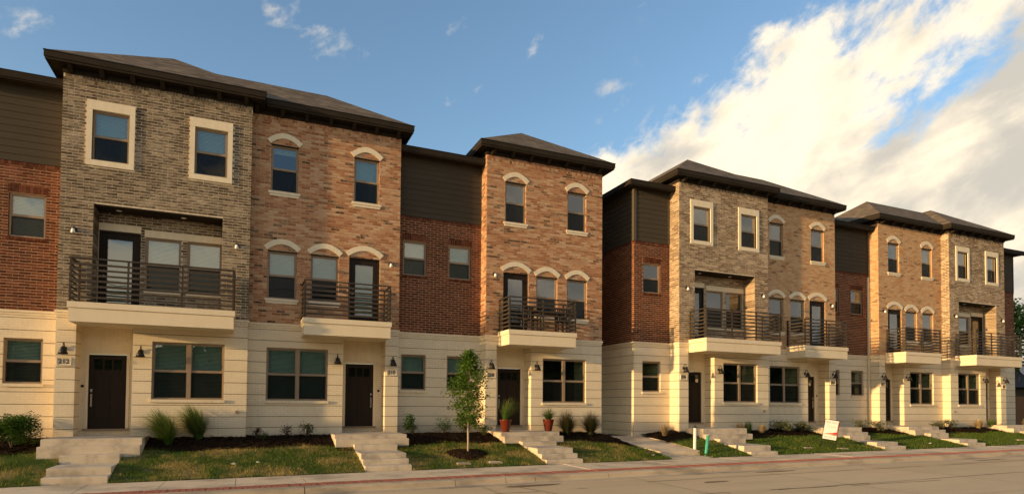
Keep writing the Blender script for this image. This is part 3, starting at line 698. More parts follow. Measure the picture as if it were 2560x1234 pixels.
    hip_roof(t, -OV, W+OV, -OV, Z_FASC1+.015)
    shell(t, .02, W-.02, .9, ZB-.05, ZT+.3, 'mortar_grey')
    h.finish()
    return t
def entry(t, en, dr, dep, mir, zlow):
    """painted back wall of the entry recess, cased front door and threshold"""
    b = MB(); zt = 2.80
    hs = (dr[0]-.012, dr[1]+.012)
    for c, d in ((en[0], hs[0]), (hs[1], en[1])): b.box(c, d, dep, dep+.1, zlow, zt)
    b.box(hs[0], hs[1], dep, dep+.1, 2.062, zt); b.box(hs[0], hs[1], dep, dep+.1, zlow, -.012); b.build('entry_wall', 'painted_brick', t)
    s = MB(); s.box(en[0], en[1], .0, dep+.1, zt+.002, zt+.03); s.build('entry_ceiling', 'stucco', t)
    c = MB(); e = .075
    c.box(dr[0]-e, dr[0]-.002, dep-.025, dep-.001, .0, 2.05+e); c.box(dr[1]+.002, dr[1]+e, dep-.025, dep-.001, .0, 2.05+e); c.box(dr[0]-.002, dr[1]+.002, dep-.025, dep-.001, 2.052, 2.05+e)
    c.box(dr[0]-e-.02, dr[1]+e+.02, dep-.035, dep-.001, 2.05+e+.002, 2.05+e+.03); c.build('door_frame', 'stucco', t)
    k = MB(); k.box(dr[0]-.1, dr[1]+.1, dep-.07, dep-.001, -.045, -.012); k.build('threshold', 'frame_taupe', t)
    front_door(t, dr[0], dr[1], -.01, 2.048, dep+.02, mir)
    db = MB(); x = (en[0]+dr[0]-.075)/2 if not mir else (en[1]+dr[1]+.075)/2
    db.lathe((x, dep, 1.17), [(0, -.022), (.03, -.02), (.042, -.008), (.042, 0)], 12, 'y'); db.build('doorbell', 'metal_black', t, smooth=True)

# ------------------------------------------------------------------ house type B (segmental stone arches)
def house_b(X, Y, dz, mir, style, num, label, blinds, seed, zlow, left_side, right_side, xmin=0.0, xmax=None, roof_in=None, roof_side='right', table=False):
    W = 4.721
    M = (lambda x: W-x) if mir else (lambda x: x)
    iv = lambda a, b: tuple(sorted((M(a), M(b))))
    xmax = W if xmax is None else xmax
    t = thing('townhouse', label, 'townhouse', (X, Y, dz), 'townhouses in the row')
    h = House(t, (X, Y, dz), style, 'mortar_orange', seed)
    w3 = [iv(.699, 1.506), iv(3.206, 4.022)]; w2 = [iv(.657, 1.509), iv(1.913, 2.772)]; d2 = iv(3.09, 4.075)
    holes = [(a, b, 7.239, 8.679, .1) for a, b in w3]+[(a, b, 3.93, 5.388, .1) for a, b in w2]+[(d2[0], d2[1], 3.2, 5.448, .12)]
    wall_cells(h.wall, xmin, xmax, ZB-.03, ZT+.1, holes, 0, .1)
    h.bricks((0, 0, 0), (1, 0), (0, -1), field(xmin, xmax, ZB+.012, ZT-.20, [(a-.004, b+.004, c, d) for a, b, c, d, _ in holes]))
    soldier_rows(h, xmin, xmax, 0, ZT-.20, 2)
    for s, x in ((True, xmin), (False, xmax)):
        d = left_side if s else right_side
        if d: side_bricks(h, x, 0, d, ZB+.012, ZT, s)
        h.wall.quad(*[(x, a, b) for a, b in ((0, ZB-.03), (1.2, ZB-.03), (1.2, ZT+.1), (0, ZT+.1))])
    for a, b, c, d, e in holes: reveal_bricks(h, a, 0, e, c, d, 1); reveal_bricks(h, b, 0, e, c, d, -1)
    for (a, b), zt in [(w, 8.679) for w in w3]+[(w, 5.388) for w in w2]+[(d2, 5.448)]:
        am = MB(); n = 9; w_ = b-a; xc = (a+b)/2; po = []; pi_ = []
        for i in range(n+1):
            s = -1+2*i/n; po.append((xc+s*(w_/2+.115), zt+.39-.25*s*s)); pi_.append((xc+s*(w_/2+.015), zt+.225-.205*s*s))
        for i in range(n):
            am.prism([pi_[i], pi_[i+1], po[i+1], po[i]], -.035, .03)
        am.build('arch', 'cast_stone', t)
        l = MB(); l.box(a-.02, b+.02, -.008, .05, zt-.004, zt+.022); l.build('lintel_angle', 'trim_dark', t)
    for (a, b), z in [(w, 7.239) for w in w3]+[(w, 3.93) for w in w2]:
        g = MB(); g.box(a-.06, b+.06, -.055, .06, z-.075, z-.002); g.box(a-.025, b+.025, -.035, .05, z-.15, z-.078); g.build('sill', 'cast_stone', t)
    bs = blinds or [0]*6
    for k, (a, b) in enumerate(w3): window(t, a+.009, b-.009, 7.241, 8.677, .055, 1, bs[k])
    for k, (a, b) in enumerate(w2): window(t, a+.009, b-.009, 3.932, 5.386, .055, 1, bs[2+k])
    balcony_door(t, d2[0]+.01, d2[1]-.01, 3.285, 5.44, .06, not mir, bs[4] > 0)
    en = iv(2.955, 4.30); gw = iv(.682, 2.491)
    base_courses(t, xmin, xmax, [(en[0], en[1], zlow-.1, 2.80), (gw[0], gw[1], .82, 2.43)], 0, zlow)
    window(t, gw[0]+.003, gw[1]-.003, .822, 2.428, .07, 2, bs[5], True, open_blind=True)
    g = MB(); g.box(gw[0]-.03, gw[1]+.03, -.045, .07, .735, .818); g.build('sill', 'painted_brick', t)
    entry(t, en, iv(3.119, 4.027), .59, not mir, zlow)
    for x in (2.77, 4.53): sconce(t, M(x), 0, 1.98)
    plaque(t, M(4.51), 0, 1.765, num)
    flood(t, M(4.42), -.01, 5.30)
    balcony(t, *iv(1.642, 4.274), 0, 1.01, 2.778, 3.283)
    eaves(t, xmin, xmax, 0, OV if left_side else -.37, OV if right_side else -.37, ZT)
    if roof_in is None: hip_roof(t, -OV, W+OV, -OV, Z_FASC1+.015)
    elif roof_side == 'right': hip_roof(t, 0, W+OV, -OV, Z_FASC1+.015, ridge='along', side='right', xin=roof_in)
    else: hip_roof(t, -OV, W, -OV, Z_FASC1+.015, ridge='along', side='left', xin=roof_in)
    shell(t, xmin+.02, xmax-.02, .9, ZB-.05, ZT+.3, 'mortar_orange')
    h.finish()
    return t

# ------------------------------------------------------------------ recessed red brick links with siding
def link(X0, X1, Y, dz, label, wins, blinds, seed, zlow, end_left=False, end_right=False):
    W = X1-X0; t = thing('link_house', label, 'house', (X0, Y, dz), 'recessed red brick links'); ZR = 7.06
    h = House(t, (X0, Y, dz), 'brick_red', 'mortar_red', seed)
    holes = [(a, a+.83, 5.13, 6.31, .09) for a in wins]
    wall_cells(h.wall, 0, W, ZB-.03, ZR+.08, holes, 0, .09)
    sold = [(a-.02, a+.85, 6.31, 6.52) for a in wins]
    h.bricks((0, 0, 0), (1, 0), (0, -1), field(0, W, ZB+.012, ZR, [(a-.004, b+.004, c-.085, d) for a, b, c, d, _ in holes]+sold))
    for a in wins:
        x = a-.02
        for k in range(11): h.stuff.obox((0, 0, 0), (1, 0), (0, -1), x+k*.0795+.005, x+(k+1)*.0795-.005, 6.325, 6.515, 0, .016, r=h.rg.random())
        for k in range(11): h.stuff.obox((0, 0, 0), (1, 0), (0, -1), x+k*.0795+.005, x+(k+1)*.0795-.005, 5.05, 5.125, -.04, .03, r=h.rg.random())
        reveal_bricks(h, a, 0, .09, 5.13, 6.31, 1); reveal_bricks(h, a+.83, 0, .09, 5.13, 6.31, -1)
    soldier_rows(h, 0, W, 0, ZR, 1, .09, .08, .024)
    if end_left:
        side_bricks(h, 0, 0, 6.0, ZB+.012, ZR, True)
        h.wall.quad((0, 0, ZB-.03), (0, DEPTH, ZB-.03), (0, DEPTH, ZR+.08), (0, 0, ZR+.08))
        y = 0
        while y < 6: h.stuff.obox((0, 0, 0), (0, 1), (-1, 0), y, y+.068, ZR+.004, ZR+.084, 0, .024, r=h.rg.random()); y += .08
    for a, b in zip(wins, blinds): window(t, a+.009, a+.821, 5.135, 6.305, .045, 1, b)
    gz = [(a-.02, a+.85, 1.21, 2.42) for a in wins]
    base_courses(t, 0, W, gz, 0, zlow, back=.9 if not end_left else DEPTH)
    for a, b in zip(wins, blinds):
        window(t, a-.017, a+.847, 1.212, 2.418, .07, 1, b, True, open_blind=True)
        g = MB(); g.box(a-.05, a+.88, -.045, .07, 1.125, 1.208); g.build('sill', 'painted_brick', t)
    # siding: lapped boards
    z = ZR+.10; zt = 9.25; e = .19
    bk = MB(); bk.box(0, W, .02, .12, z-.02, zt+.1); bk.build('sheathing', 'siding', t)
    def board(z, z2, mk):
        b = MB(); mk(b, z, z2); b.build('siding_board', 'siding', t)
    while z < zt:
        z2 = min(z+e, zt)
        board(z, z2, lambda b, p, q: (b.quad((0, -.018, p), (W, -.018, p), (W, -.004, q), (0, -.004, q)), b.quad((0, .02, p), (W, .02, p), (W, -.018, p), (0, -.018, p)), b.quad((0, -.018, p), (0, -.004, q), (0, .02, q), (0, .02, p)), b.quad((W, -.018, p), (W, .02, p), (W, .02, q), (W, -.004, q))))
        if end_left: board(z, z2, lambda b, p, q: (b.quad((-.018, DEPTH, p), (-.018, 0, p), (-.004, 0, q), (-.004, DEPTH, q)), b.quad((.02, DEPTH, p), (.02, 0, p), (-.018, 0, p), (-.018, DEPTH, p))))
        z += e
    if end_left:
        b = MB(); b.box(-.03, .09, -.032, .09, ZR+.095, zt+.05); b.build('corner_board', 'corner_board', t)
        b = MB(); b.box(W-.09, W, -.028, .02, ZR+.095, zt+.05); b.build('corner_board', 'corner_board', t)
    else:
        b = MB(); b.box(W-.07, W, -.028, .02, ZR+.095, zt+.05); b.build('corner_board', 'siding', t)
    xl = -.42 if end_left else 0; xr = W+(.42 if end_right else .0)
    f = MB(); f.box(xl, xr, -.40, -.37, 9.24, 9.42)
    if end_left: f.box(xl, xl+.03, -.37, DEPTH, 9.24, 9.42)
    if end_right: f.box(xr-.03, xr, -.37, DEPTH, 9.24, 9.42)
    f.build('fascia', 'trim_dark', t)
    g = MB(); g.box(xl+.02, xr-.02, -.375, -.345, 9.20, 9.239); g.build('fascia_lip', 'trim_dark', t)
    s = MB(); s.box(xl+.031, xr-.031, -.369, DEPTH, 9.245, 9.27); s.build('soffit', 'trim_dark', t)
    r = MB(); k = 2.0; zz = 9.424
    r.v = [(xl-.01, -.42, zz), (xr+.01, -.42, zz), (xr+.01, DEPTH, zz), (xl-.01, DEPTH, zz), (xl+(k if end_left else 0), k, zz+.45), (xr-(k if end_right else 0), k, zz+.45), (xr-(k if end_right else 0), DEPTH, zz+.45), (xl+(k if end_left else 0), DEPTH, zz+.45)]
    r.f = [(0, 1, 5, 4), (1, 2, 6, 5), (3, 0, 4, 7), (4, 5, 6, 7), (2, 3, 7, 6), (0, 3, 2, 1)]; r.r = [.5]*6; r.build('roof', 'shingle', t)
    shell(t, .02, W-.02, .9, ZB-.05, 9.2, 'mortar_red')
    h.finish()
    return t

# ------------------------------------------------------------------ the ground
def zs(x): return -1.09+.0053*x                               # sidewalk level, the street climbs gently to the right
Y_B, Y_P0, Y_P1, Y_K = -3.36, -4.95, -5.45, -5.72
def strip(mb, x0, x1, y0, y1, dz0, dz1, step=2.0):
    x = x0
    while x < x1-1e-6:
        b = min(x+step, x1)
        mb.quad((x, y0, zs(x)+dz0), (b, y0, zs(b)+dz0), (b, y1, zs(b)+dz1), (x, y1, zs(x)+dz1)); x = b
def build_ground():
    g = MB(); g.quad((-900, -900, -2.0), (900, -900, -2.0), (900, 900, -2.0), (-900, 900, -2.0)); g.build('ground', 'soil', kind='structure')
    g = MB(); strip(g, -60, 90, -17.5, Y_K-.30, -.175, -.175, 10); road = g.build('road', 'joint_seal', kind='structure')
    for k in range(-5, 14):
        for ya, yb in ((-9.06, Y_K-.305), (-12.5, -9.085), (-17.4, -12.53)):
            p = MB(); a, b = 9.82+4.3*k+.013, 9.82+4.3*(k+1)-.013
            p.quad((a, ya, zs(a)-.155), (b, ya, zs(b)-.155), (b, yb, zs(b)-.155), (a, yb, zs(a)-.155))
            p.build('road_panel', 'road_concrete', road)
    g = MB(); strip(g, -60, 90, -60, -17.5, -.10, .05, 10); g.build('verge', 'lawn_soil', kind='structure')
    g = MB(); strip(g, -60, 90, .9, 40, .55, .55, 10); g.build('yard', 'soil', kind='structure')
    # walk
    sw = MB(); strip(sw, -60, 90, Y_P0, Y_B+.25, -.03, -.03, 10); sw = sw.build('sidewalk', 'soil', kind='structure')
    x = 2.98-1.49*8; i = 0
    while x < 55:
        p = MB(); a, b = x+.006, x+1.484; e = random.Random(i).uniform(-.003, .003)
        n = len(p.v)
        p.v += [(a, Y_P0+.004, zs(a)+e), (b, Y_P0+.004, zs(b)+e), (b, Y_B, zs(b)+e), (a, Y_B, zs(a)+e)]; p.v += [(q[0], q[1], q[2]-.1) for q in p.v[n:n+4]]
        p.f += [(0, 1, 2, 3), (0, 4, 5, 1), (1, 5, 6, 2), (3, 7, 4, 0), (2, 6, 7, 3)]; p.r = [.5]*5
        p.build('sidewalk_panel', 'concrete_walk', sw); x += 1.49; i += 1
    # brick paver band
    pb = MB(); strip(pb, -60, 90, Y_P1, Y_P0, -.02, -.02, 10); pb = pb.build('paver_band', 'soil', kind='structure')
    pv = [MB() for _ in range(6)]; rg = random.Random(3); w = .118
    for k, q in enumerate(pv): q.box(-w/2+.005, w/2-.005, -.24, .24, -.06, 0, skip='b')
    pm = [q.mesh('paver', 'paver_red') for q in pv]
    rest = MB(); x = -3.0; n = 0
    while x < 50:
        if n < 300:
            o = bpy.data.objects.new('paver', pm[n % 6]); col.objects.link(o); o.parent = pb; o.location = (x, (Y_P0+Y_P1)/2, zs(x)+rg.uniform(-.003, .003)); o.rotation_euler = (rg.uniform(-.01, .01), rg.uniform(-.01, .01), rg.uniform(-.02, .02))
        else: rest.box(x-w/2+.005, x+w/2-.005, (Y_P0+Y_P1)/2-.24, (Y_P0+Y_P1)/2+.24, zs(x)-.06, zs(x)+rg.uniform(-.002, .002), skip='b')
        x += w; n += 1
    rest.build('pavers', 'paver_red', pb, kind='stuff')
    # kerb with gutter, cast in lengths
    kb = MB(); strip(kb, -60, 90, Y_K-.28, Y_P1, -.24, -.24, 10); kb = kb.build('kerb', 'soil', kind='structure')
    prof = [(Y_P1-.004, -.05), (Y_P1-.004, 0), (Y_K+.06, 0), (Y_K+.02, -.012), (Y_K-.005, -.04), (Y_K-.03, -.12), (Y_K-.06, -.142), (Y_K-.30, -.150), (Y_K-.30, -.2)]
    cuts = [-12, -6, -1.0, 2.3, 5.85, 9.25, 10.55, 11.35, 13.5, 17.0, 18.0, 22.7, 27, 31.0, 35, 40, 46, 55]
    for a, b in zip(cuts[:-1], cuts[1:]):
        p = MB(); a += .008; b -= .008; n = len(prof); p.v = [(a, y, zs(a)+z) for y, z in prof]+[(b, y, zs(b)+z) for y, z in prof]
        p.f = [(i, i+1, n+i+1, n+i) for i in range(n-1)]+[tuple(range(n)), tuple(range(2*n-1, n-1, -1))]; p.r = [.5]*len(p.f); p.build('kerb_length', 'kerb_concrete', kb)
build_ground()

# lawns and beds: slope from the bed down to the walk
WALL_Z = -.27
def slope(x, y):
    t = max(0.0, min(1.0, (y-Y_B)/(0.0-Y_B))); a = zs(x)+.015; w = WALL_Z-.24*math.exp(-((x-18.1)/1.25)**2); return a+(w-a)*(t**.92)
def bed_edge(x):                                               # where mulch gives way to grass
    e = -1.15+.12*math.sin(x*1.3)+.08*math.sin(x*3.1+1)
    if 15.2 < x < 17.6: e -= (x-15.2)*.42
    return e
def surf(mb, x0, x1, fy0, fy1, dz=0.0, nx=None, ny=8, rough=.0, seed=0):
    nx = nx or max(2, int((x1-x0)/.15)); k = len(mb.v)
    for i in range(nx+1):
        x = x0+(x1-x0)*i/nx; a, b = fy0(x), fy1(x)
        for j in range(ny+1):
            y = a+(b-a)*j/ny; z = slope(x, y)+dz
            if rough: z += rough*noise.noise(Vector((x*6, y*6, seed)))+rough*.6*noise.noise(Vector((x*19, y*19, seed)))
            mb.v.append((x, y, z))
    for i in range(nx):
        for j in range(ny):
            a = k+i*(ny+1)+j; mb.f.append((a, a+ny+1, a+ny+2, a+1)); mb.r.append(.5)

STEPS = {}
def steps(name_label, xp0, xp1, xs0, xs1, ys, zl):
    """porch slab and flight; ys = front edges, zl = levels (world)"""
    t = thing('entry_steps', name_label, 'steps', (0, 0, 0), 'concrete entry steps'); n = len(ys)
    for i, (y, z) in enumerate(zip(ys, zl)):
        a, b = (xp0, xp1) if i < 2 else (xs0, xs1); back = .62 if i == 0 else ys[i-1]
        if i == 1: back = ys[0]
        if i == 2: back = ys[1]
        m_ = MB(); e = .012; lo = z-.5
        yb = back-.002 if i else back
        m_.v = [(a, y, lo), (b, y, lo), (b, y, z-e), (a, y, z-e), (a+e, y+e, z), (b-e, y+e, z), (b-e, yb, z), (a+e, yb, z), (a, yb, lo), (b, yb, lo), (b, yb, z-e), (a, yb, z-e)]
        m_.f = [(0, 1, 2, 3), (3, 2, 5, 4), (4, 5, 6, 7), (1, 9, 10, 2), (2, 10, 6, 5), (8, 0, 3, 11), (11, 3, 4, 7)]; m_.r = [.5]*7
        m_.build('porch_slab' if i == 0 else 'step', 'concrete', t)
    return t
SP = [
 ('212', (.08, 2.22, .60, 1.83), [-1.35, -1.65, -1.95, -2.95, -3.33], [-.185, -.35, -.54, -.75, -.92], 'worn concrete porch and steps below the door of the leftmost full house'),
 ('210', (7.07, 9.22, 7.56, 8.80), [-1.0, -1.3, -1.6, -2.7, -3.0, -3.33], [-.185, -.30, -.45, -.62, -.75, -.89], 'concrete steps left of the young tree, leading to door 210'),
 ('208', (12.38, 14.53, 12.88, 14.11), [-1.0, -1.3, -1.6, -2.7, -3.0, -3.33], [-.175, -.295, -.45, -.59, -.745, -.885], 'concrete steps with two red flower pots on the porch slab'),
 ('206', (20.58, 22.74, 20.85, 22.1), [-1.2, -1.5, -1.8, -3.0, -3.33], [-.12, -.32, -.485, -.655, -.845], 'concrete steps right behind the green pipe, house 206'),
 ('204', (27.12, 29.28, 27.75, 29.0), [-1.2, -1.5, -1.8, -3.0, -3.33], [-.14, -.33, -.455, -.65, -.795], 'concrete steps just right of the for sale sign'),
 ('202', (32.39, 34.53, 33.0, 34.25), [-1.2, -1.5, -1.8, -3.0, -3.33], [-.14, -.28, -.415, -.63, -.765], 'concrete steps below house 202, second flight from the right edge'),
 ('200', (39.9, 42.1, 40.4, 41.6), [-1.2, -1.5, -1.8, -3.0, -3.33], [-.13, -.27, -.41, -.60, -.735], 'concrete steps cut off by the right edge of the picture'),
]
for k, (a, b, c, d), ys, zl, lab in SP: steps(lab, a, b, c, d, ys, zl); STEPS[k] = (a, b, c, d)

# the walkway between the two blocks, one big slab with two risers
WK0, WK1 = 17.42, 19.0
def walkway():
    t = thing('walkway', 'pale concrete walkway with two steps running between the two brick blocks', 'walkway', (0, 0, 0))
    p = MB(); a, b = 17.08, 18.54; A, B = WK0, WK1; yf = -2.75
    top = [(A, yf, -.80), (B+.1, yf, -.80), (B, -1.0, -.57), (18.92, .38, -.45), (b, .40, -.45), (b, DEPTH, -.40), (a-.02, DEPTH, -.40), (a-.02, .4, -.45), (a+.06, -.9, -.57)]
    n = len(top); p.v = top+[(x, y, z-.5) for x, y, z in top]; p.f = [tuple(range(n))]+[(i, n+i, n+(i+1) % n, (i+1) % n) for i in range(n)]; p.r = [.5]*len(p.f)
    p.build('walk_slab', 'concrete_walk', t)
    q = MB(); q.box(A+.03, B+.16, -3.33, yf-.003, -1.3, -.955); q.build('step', 'concrete', t)
walkway()

# lots: x ranges between flights
LOTS = [(-14, .60), (1.83, 7.56), (8.80, 12.88), (14.11, WK0), (WK1, 20.85), (22.1, 27.75), (29.0, 33.0), (34.25, 40.4), (41.6, 52)]
def clip_right(x1): return x1
def build_lots():
    for x0, x1 in LOTS:
        m_ = MB(); surf(m_, x0, x1, lambda x: Y_B, lambda x: bed_edge(x), 0, ny=10, rough=.02, seed=1); m_.build('lawn', 'lawn_soil', smooth=True, kind='structure')
    beds = [(-14, .08), (2.22, 7.07), (9.22, 12.38), (14.53, 17.1), (18.95, 20.58), (22.74, 27.12), (29.28, 32.39), (34.53, 39.9), (42.1, 52)]
    for x0, x1 in beds:
        m_ = MB(); surf(m_, x0-.05, x1+.05, lambda x: bed_edge(x)-.02, lambda x: 1.0, .03, ny=14, rough=.045, seed=4); m_.build('mulch_bed', 'mulch', smooth=False, kind='structure')
    # mulch under the narrow strips beside the flights
    for x0, x1 in ((.08, .60), (1.83, 2.22), (7.07, 7.56), (8.80, 9.22), (12.38, 12.88), (14.11, 14.53), (20.58, 20.85), (22.1, 22.74), (27.12, 27.75), (29.0, 29.28), (32.39, 33.0), (34.25, 34.53), (39.9, 40.4), (41.6, 42.1)):
        m_ = MB(); surf(m_, x0, x1, lambda x: -1.62, lambda x: -1.1, .02, nx=3, ny=4); m_.build('mulch_bed', 'mulch', kind='structure')
    # chips of bark
    rg = random.Random(9); ch = MB()
    for x0, x1 in beds[:8]:
        for _ in range(int((x1-x0)*260)):
            x = rg.uniform(x0, x1); y = rg.uniform(bed_edge(x), .2); z = slope(x, y)+.045+rg.uniform(-.01, .02); a = rg.uniform(0, 6.3); l = rg.uniform(.02, .055); w = rg.uniform(.006, .016)
            dx, dy = math.cos(a), math.sin(a); tz = rg.uniform(-.5, .5)*l
            ch.quad((x-dx*l-dy*w, y-dy*l+dx*w, z-tz), (x-dx*l+dy*w, y-dy*l-dx*w, z-tz+.006), (x+dx*l+dy*w, y+dy*l-dx*w, z+tz+.006), (x+dx*l-dy*w, y+dy*l+dx*w, z+tz))
    ch.build('bark_chips', 'mulch', label='dark bark chips lying in the beds along the walls', category='mulch', kind='stuff')
    # turf
    gb = MB()
    for x0, x1 in LOTS:
        x0, x1 = max(x0, -4.0), min(x1, 46.0)
        if x1 <= x0: continue
        dn = 1150 if x0 < 18 else 620
        for _ in range(int((x1-x0)*2.2*dn)):
            x = rg.uniform(x0, x1); y = rg.uniform(Y_B-.05, bed_edge(x)+.05)
            if (x-10.77)**2/.62**2+(y+2.25)**2/.5**2 < 1: continue
            if any(abs(x-mx) < .2 and abs(y-my) < .17 for mx, my in METERS): continue
            z = slope(x, y)-.005; hgt = rg.uniform(.028, .085)*(1.0+.5*noise.noise(Vector((x*2.2, y*2.2, 3)))); a = rg.uniform(0, 6.3); w = rg.uniform(.004, .008)*(1.0 if x < 18 else 1.6); ln = rg.uniform(.0, .045); b = rg.uniform(0, 6.3)
            gb.quad((x-w*math.cos(a), y-w*math.sin(a), z), (x+w*math.cos(a), y+w*math.sin(a), z), (x+ln*math.cos(b), y+ln*math.sin(b), z+hgt), r=rg.random())
    gb.build('turf_grass', 'lawn_blade', rnd=True, label='short lawn grass, green with straw patches, between the flights of steps', category='grass', kind='stuff')
METERS = [(10.36, -3.02), (11.33, -3.02), (24.18, -2.75), (25.78, -3.0), (37.9, -2.7)]
build_lots()

# ------------------------------------------------------------------ the houses
L0 = link(-3.6, 0.0, .55, 0, 'red brick and dark siding link cut off by the left edge', [2.35], [1.0], 40, -.9)
house_a(0, 0, 0, False, 'brick_grey', '212', 'dark grey-brown brick townhouse numbered 212 with square stone window surrounds', True, 1, -.6, 0, .5)
house_b(4.52, .377, 0, False, 'brick_orange', '210', 'orange brick townhouse numbered 210 with stone arches, attached right of the grey one', [.12, .55, .5, .5, 1, 1.0], 2, -.6, 0, .6, xmin=.155, roof_in=-2.2, roof_side='right')
L1 = link(9.241, 12.304, .84, 0, 'recessed red brick and siding link behind the young tree, two windows per floor', [.22, 1.84], [1.0, 1.0], 41, -.7)
house_b(12.304, .318, 0, True, 'brick_orange', '208', 'orange brick townhouse numbered 208 at the end of the near block, beside the walkway gap', [0, 0, 0, 0, 0, 0], 3, -.8, .6, .6)
L2 = link(18.56, 20.277, .42, .075, 'end link of the far block with its shaded side wall facing the walkway', [.42], [0], 42, -.9, end_left=True)
house_a(20.277, -.176, .075, False, 'brick_grey_pale', '206', 'pale grey-brown brick townhouse numbered 206 with square stone window surrounds', False, 4, -.7, .62, .5)
house_b(24.776, .232, .075, False, 'brick_tan', '204', 'tan brick townhouse numbered 204 with stone arches, right of the wide balcony', [0, 0, 0, 0, 0, 0], 5, -.7, 0, .6, xmin=.18, roof_in=-2.2, roof_side='right')
L3 = link(29.497, 32.565, .85, .075, 'recessed red brick and siding link between houses 204 and 202', [.2, 1.84], [0, 0], 43, -.7)
house_b(32.565, .305, .075, True, 'brick_tan', '202', 'yellowish tan brick townhouse numbered 202 with bright sunlit left side', [0, 0, 0, 0, 0, 0], 6, -.7, .6, 0, xmax=4.73, roof_in=7.1, roof_side='left')
house_a(37.3, -.096, .075, True, 'brick_grey_pale', '200', 'pale grey brick townhouse at the far right end with recessed balcony door', False, 7, -.7, .45, .6)
L4 = link(41.973, 44.2, .62, .075, 'narrow dark roofed link sticking out beyond the last house', [], [], 44, -.7, end_right=True)


# ------------------------------------------------------------------ planting
def leaf(mb, p, size, rg, r, flat=0.6):
    a = rg.uniform(0, 2*math.pi); tilt = rg.uniform(-1, 1)*flat; d = Vector((math.cos(a), math.sin(a), tilt)).normalized()
    s_ = d.cross(Vector((rg.uniform(-.5, .5), rg.uniform(-.5, .5), 1))).normalized()*size*rg.uniform(.3, .45); l = d*size
    mb.quad(p-l*.1, p+l*.45+s_, p+l, p+l*.45-s_, r=r)
def shrub(name, label, x, y, h, rx, mat, seed, n=700, size=.05, group='shrubs in the beds', ry=None, twig='bark_dark', lean=0.0):
    z = slope(x, y)+.03; t = thing(name, label, 'shrub', (x, y, z), group); rg = random.Random(seed); ry = ry or rx
    f = MB(); cl = [(Vector((rg.gauss(0, .45)*rx, rg.gauss(0, .45)*ry, h*rg.uniform(.25, .85))), rg.uniform(.28, .5)) for _ in range(14 if n < 2000 else 30)]
    for i in range(n):
        c, r0 = rg.choice(cl); v = Vector((rg.gauss(0, 1), rg.gauss(0, 1), rg.gauss(0, 1))); v.normalize(); v *= rg.random()**.45
        p = c+Vector((v.x*rx*r0*1.3, v.y*ry*r0*1.3, v.z*h*r0*.75)); p.x += lean*p.z
        if p.z < .02: p.z = rg.uniform(.02, .1)
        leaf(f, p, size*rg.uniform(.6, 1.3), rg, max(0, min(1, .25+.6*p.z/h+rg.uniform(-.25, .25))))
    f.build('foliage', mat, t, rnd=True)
    s = MB()
    for c, r0 in cl[:9]:
        s.tube([(0, 0, -.05), (c.x*.35, c.y*.35, c.z*.5), tuple(c)], [.012, .008, .004], 5)
    s.build('stem', twig, t); return t
def tuft(name, label, x, y, h, spread, mat, seed, n=420, z=None, group='ornamental grasses in the beds', lean=(-.12, 0), w=.005, cat='grass clump'):
    z = slope(x, y)+.03 if z is None else z
    t = thing(name, label, cat, (x, y, z), group); rg = random.Random(seed); f = MB()
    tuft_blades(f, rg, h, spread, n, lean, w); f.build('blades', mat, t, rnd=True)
    c = MB(); c.lathe((0, 0, -.03), [(.0, .08), (.05, .075), (.09, .0)], 9); c.build('crown', 'bark_dark', t); return t
def tuft_blades(f, rg, h, spread, n, lean, w, z0=0.0):
    for _ in range(n):
        a = rg.uniform(0, 6.283); b0 = rg.random()**.5*.09; hh = h*rg.uniform(.45, 1.08); sp = spread*rg.uniform(.15, 1.1)*(rg.random()**.35); q = rg.random()
        dx, dy = math.cos(a), math.sin(a); nx, ny = -dy*w, dx*w; prev = None
        for k in range(5):
            u = k/4.0; rr = b0+sp*u**1.7; zz = hh*(u-.30*u*u*(sp/max(.05, spread))*1.3)
            c = Vector((dx*rr+lean[0]*u*u*h, dy*rr+lean[1]*u*u*h, z0+zz)); ww = 1-u*.85
            cur = (Vector((c.x-nx*ww, c.y-ny*ww, c.z)), Vector((c.x+nx*ww, c.y+ny*ww, c.z)))
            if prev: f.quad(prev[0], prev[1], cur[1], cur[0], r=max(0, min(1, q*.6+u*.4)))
            prev = cur
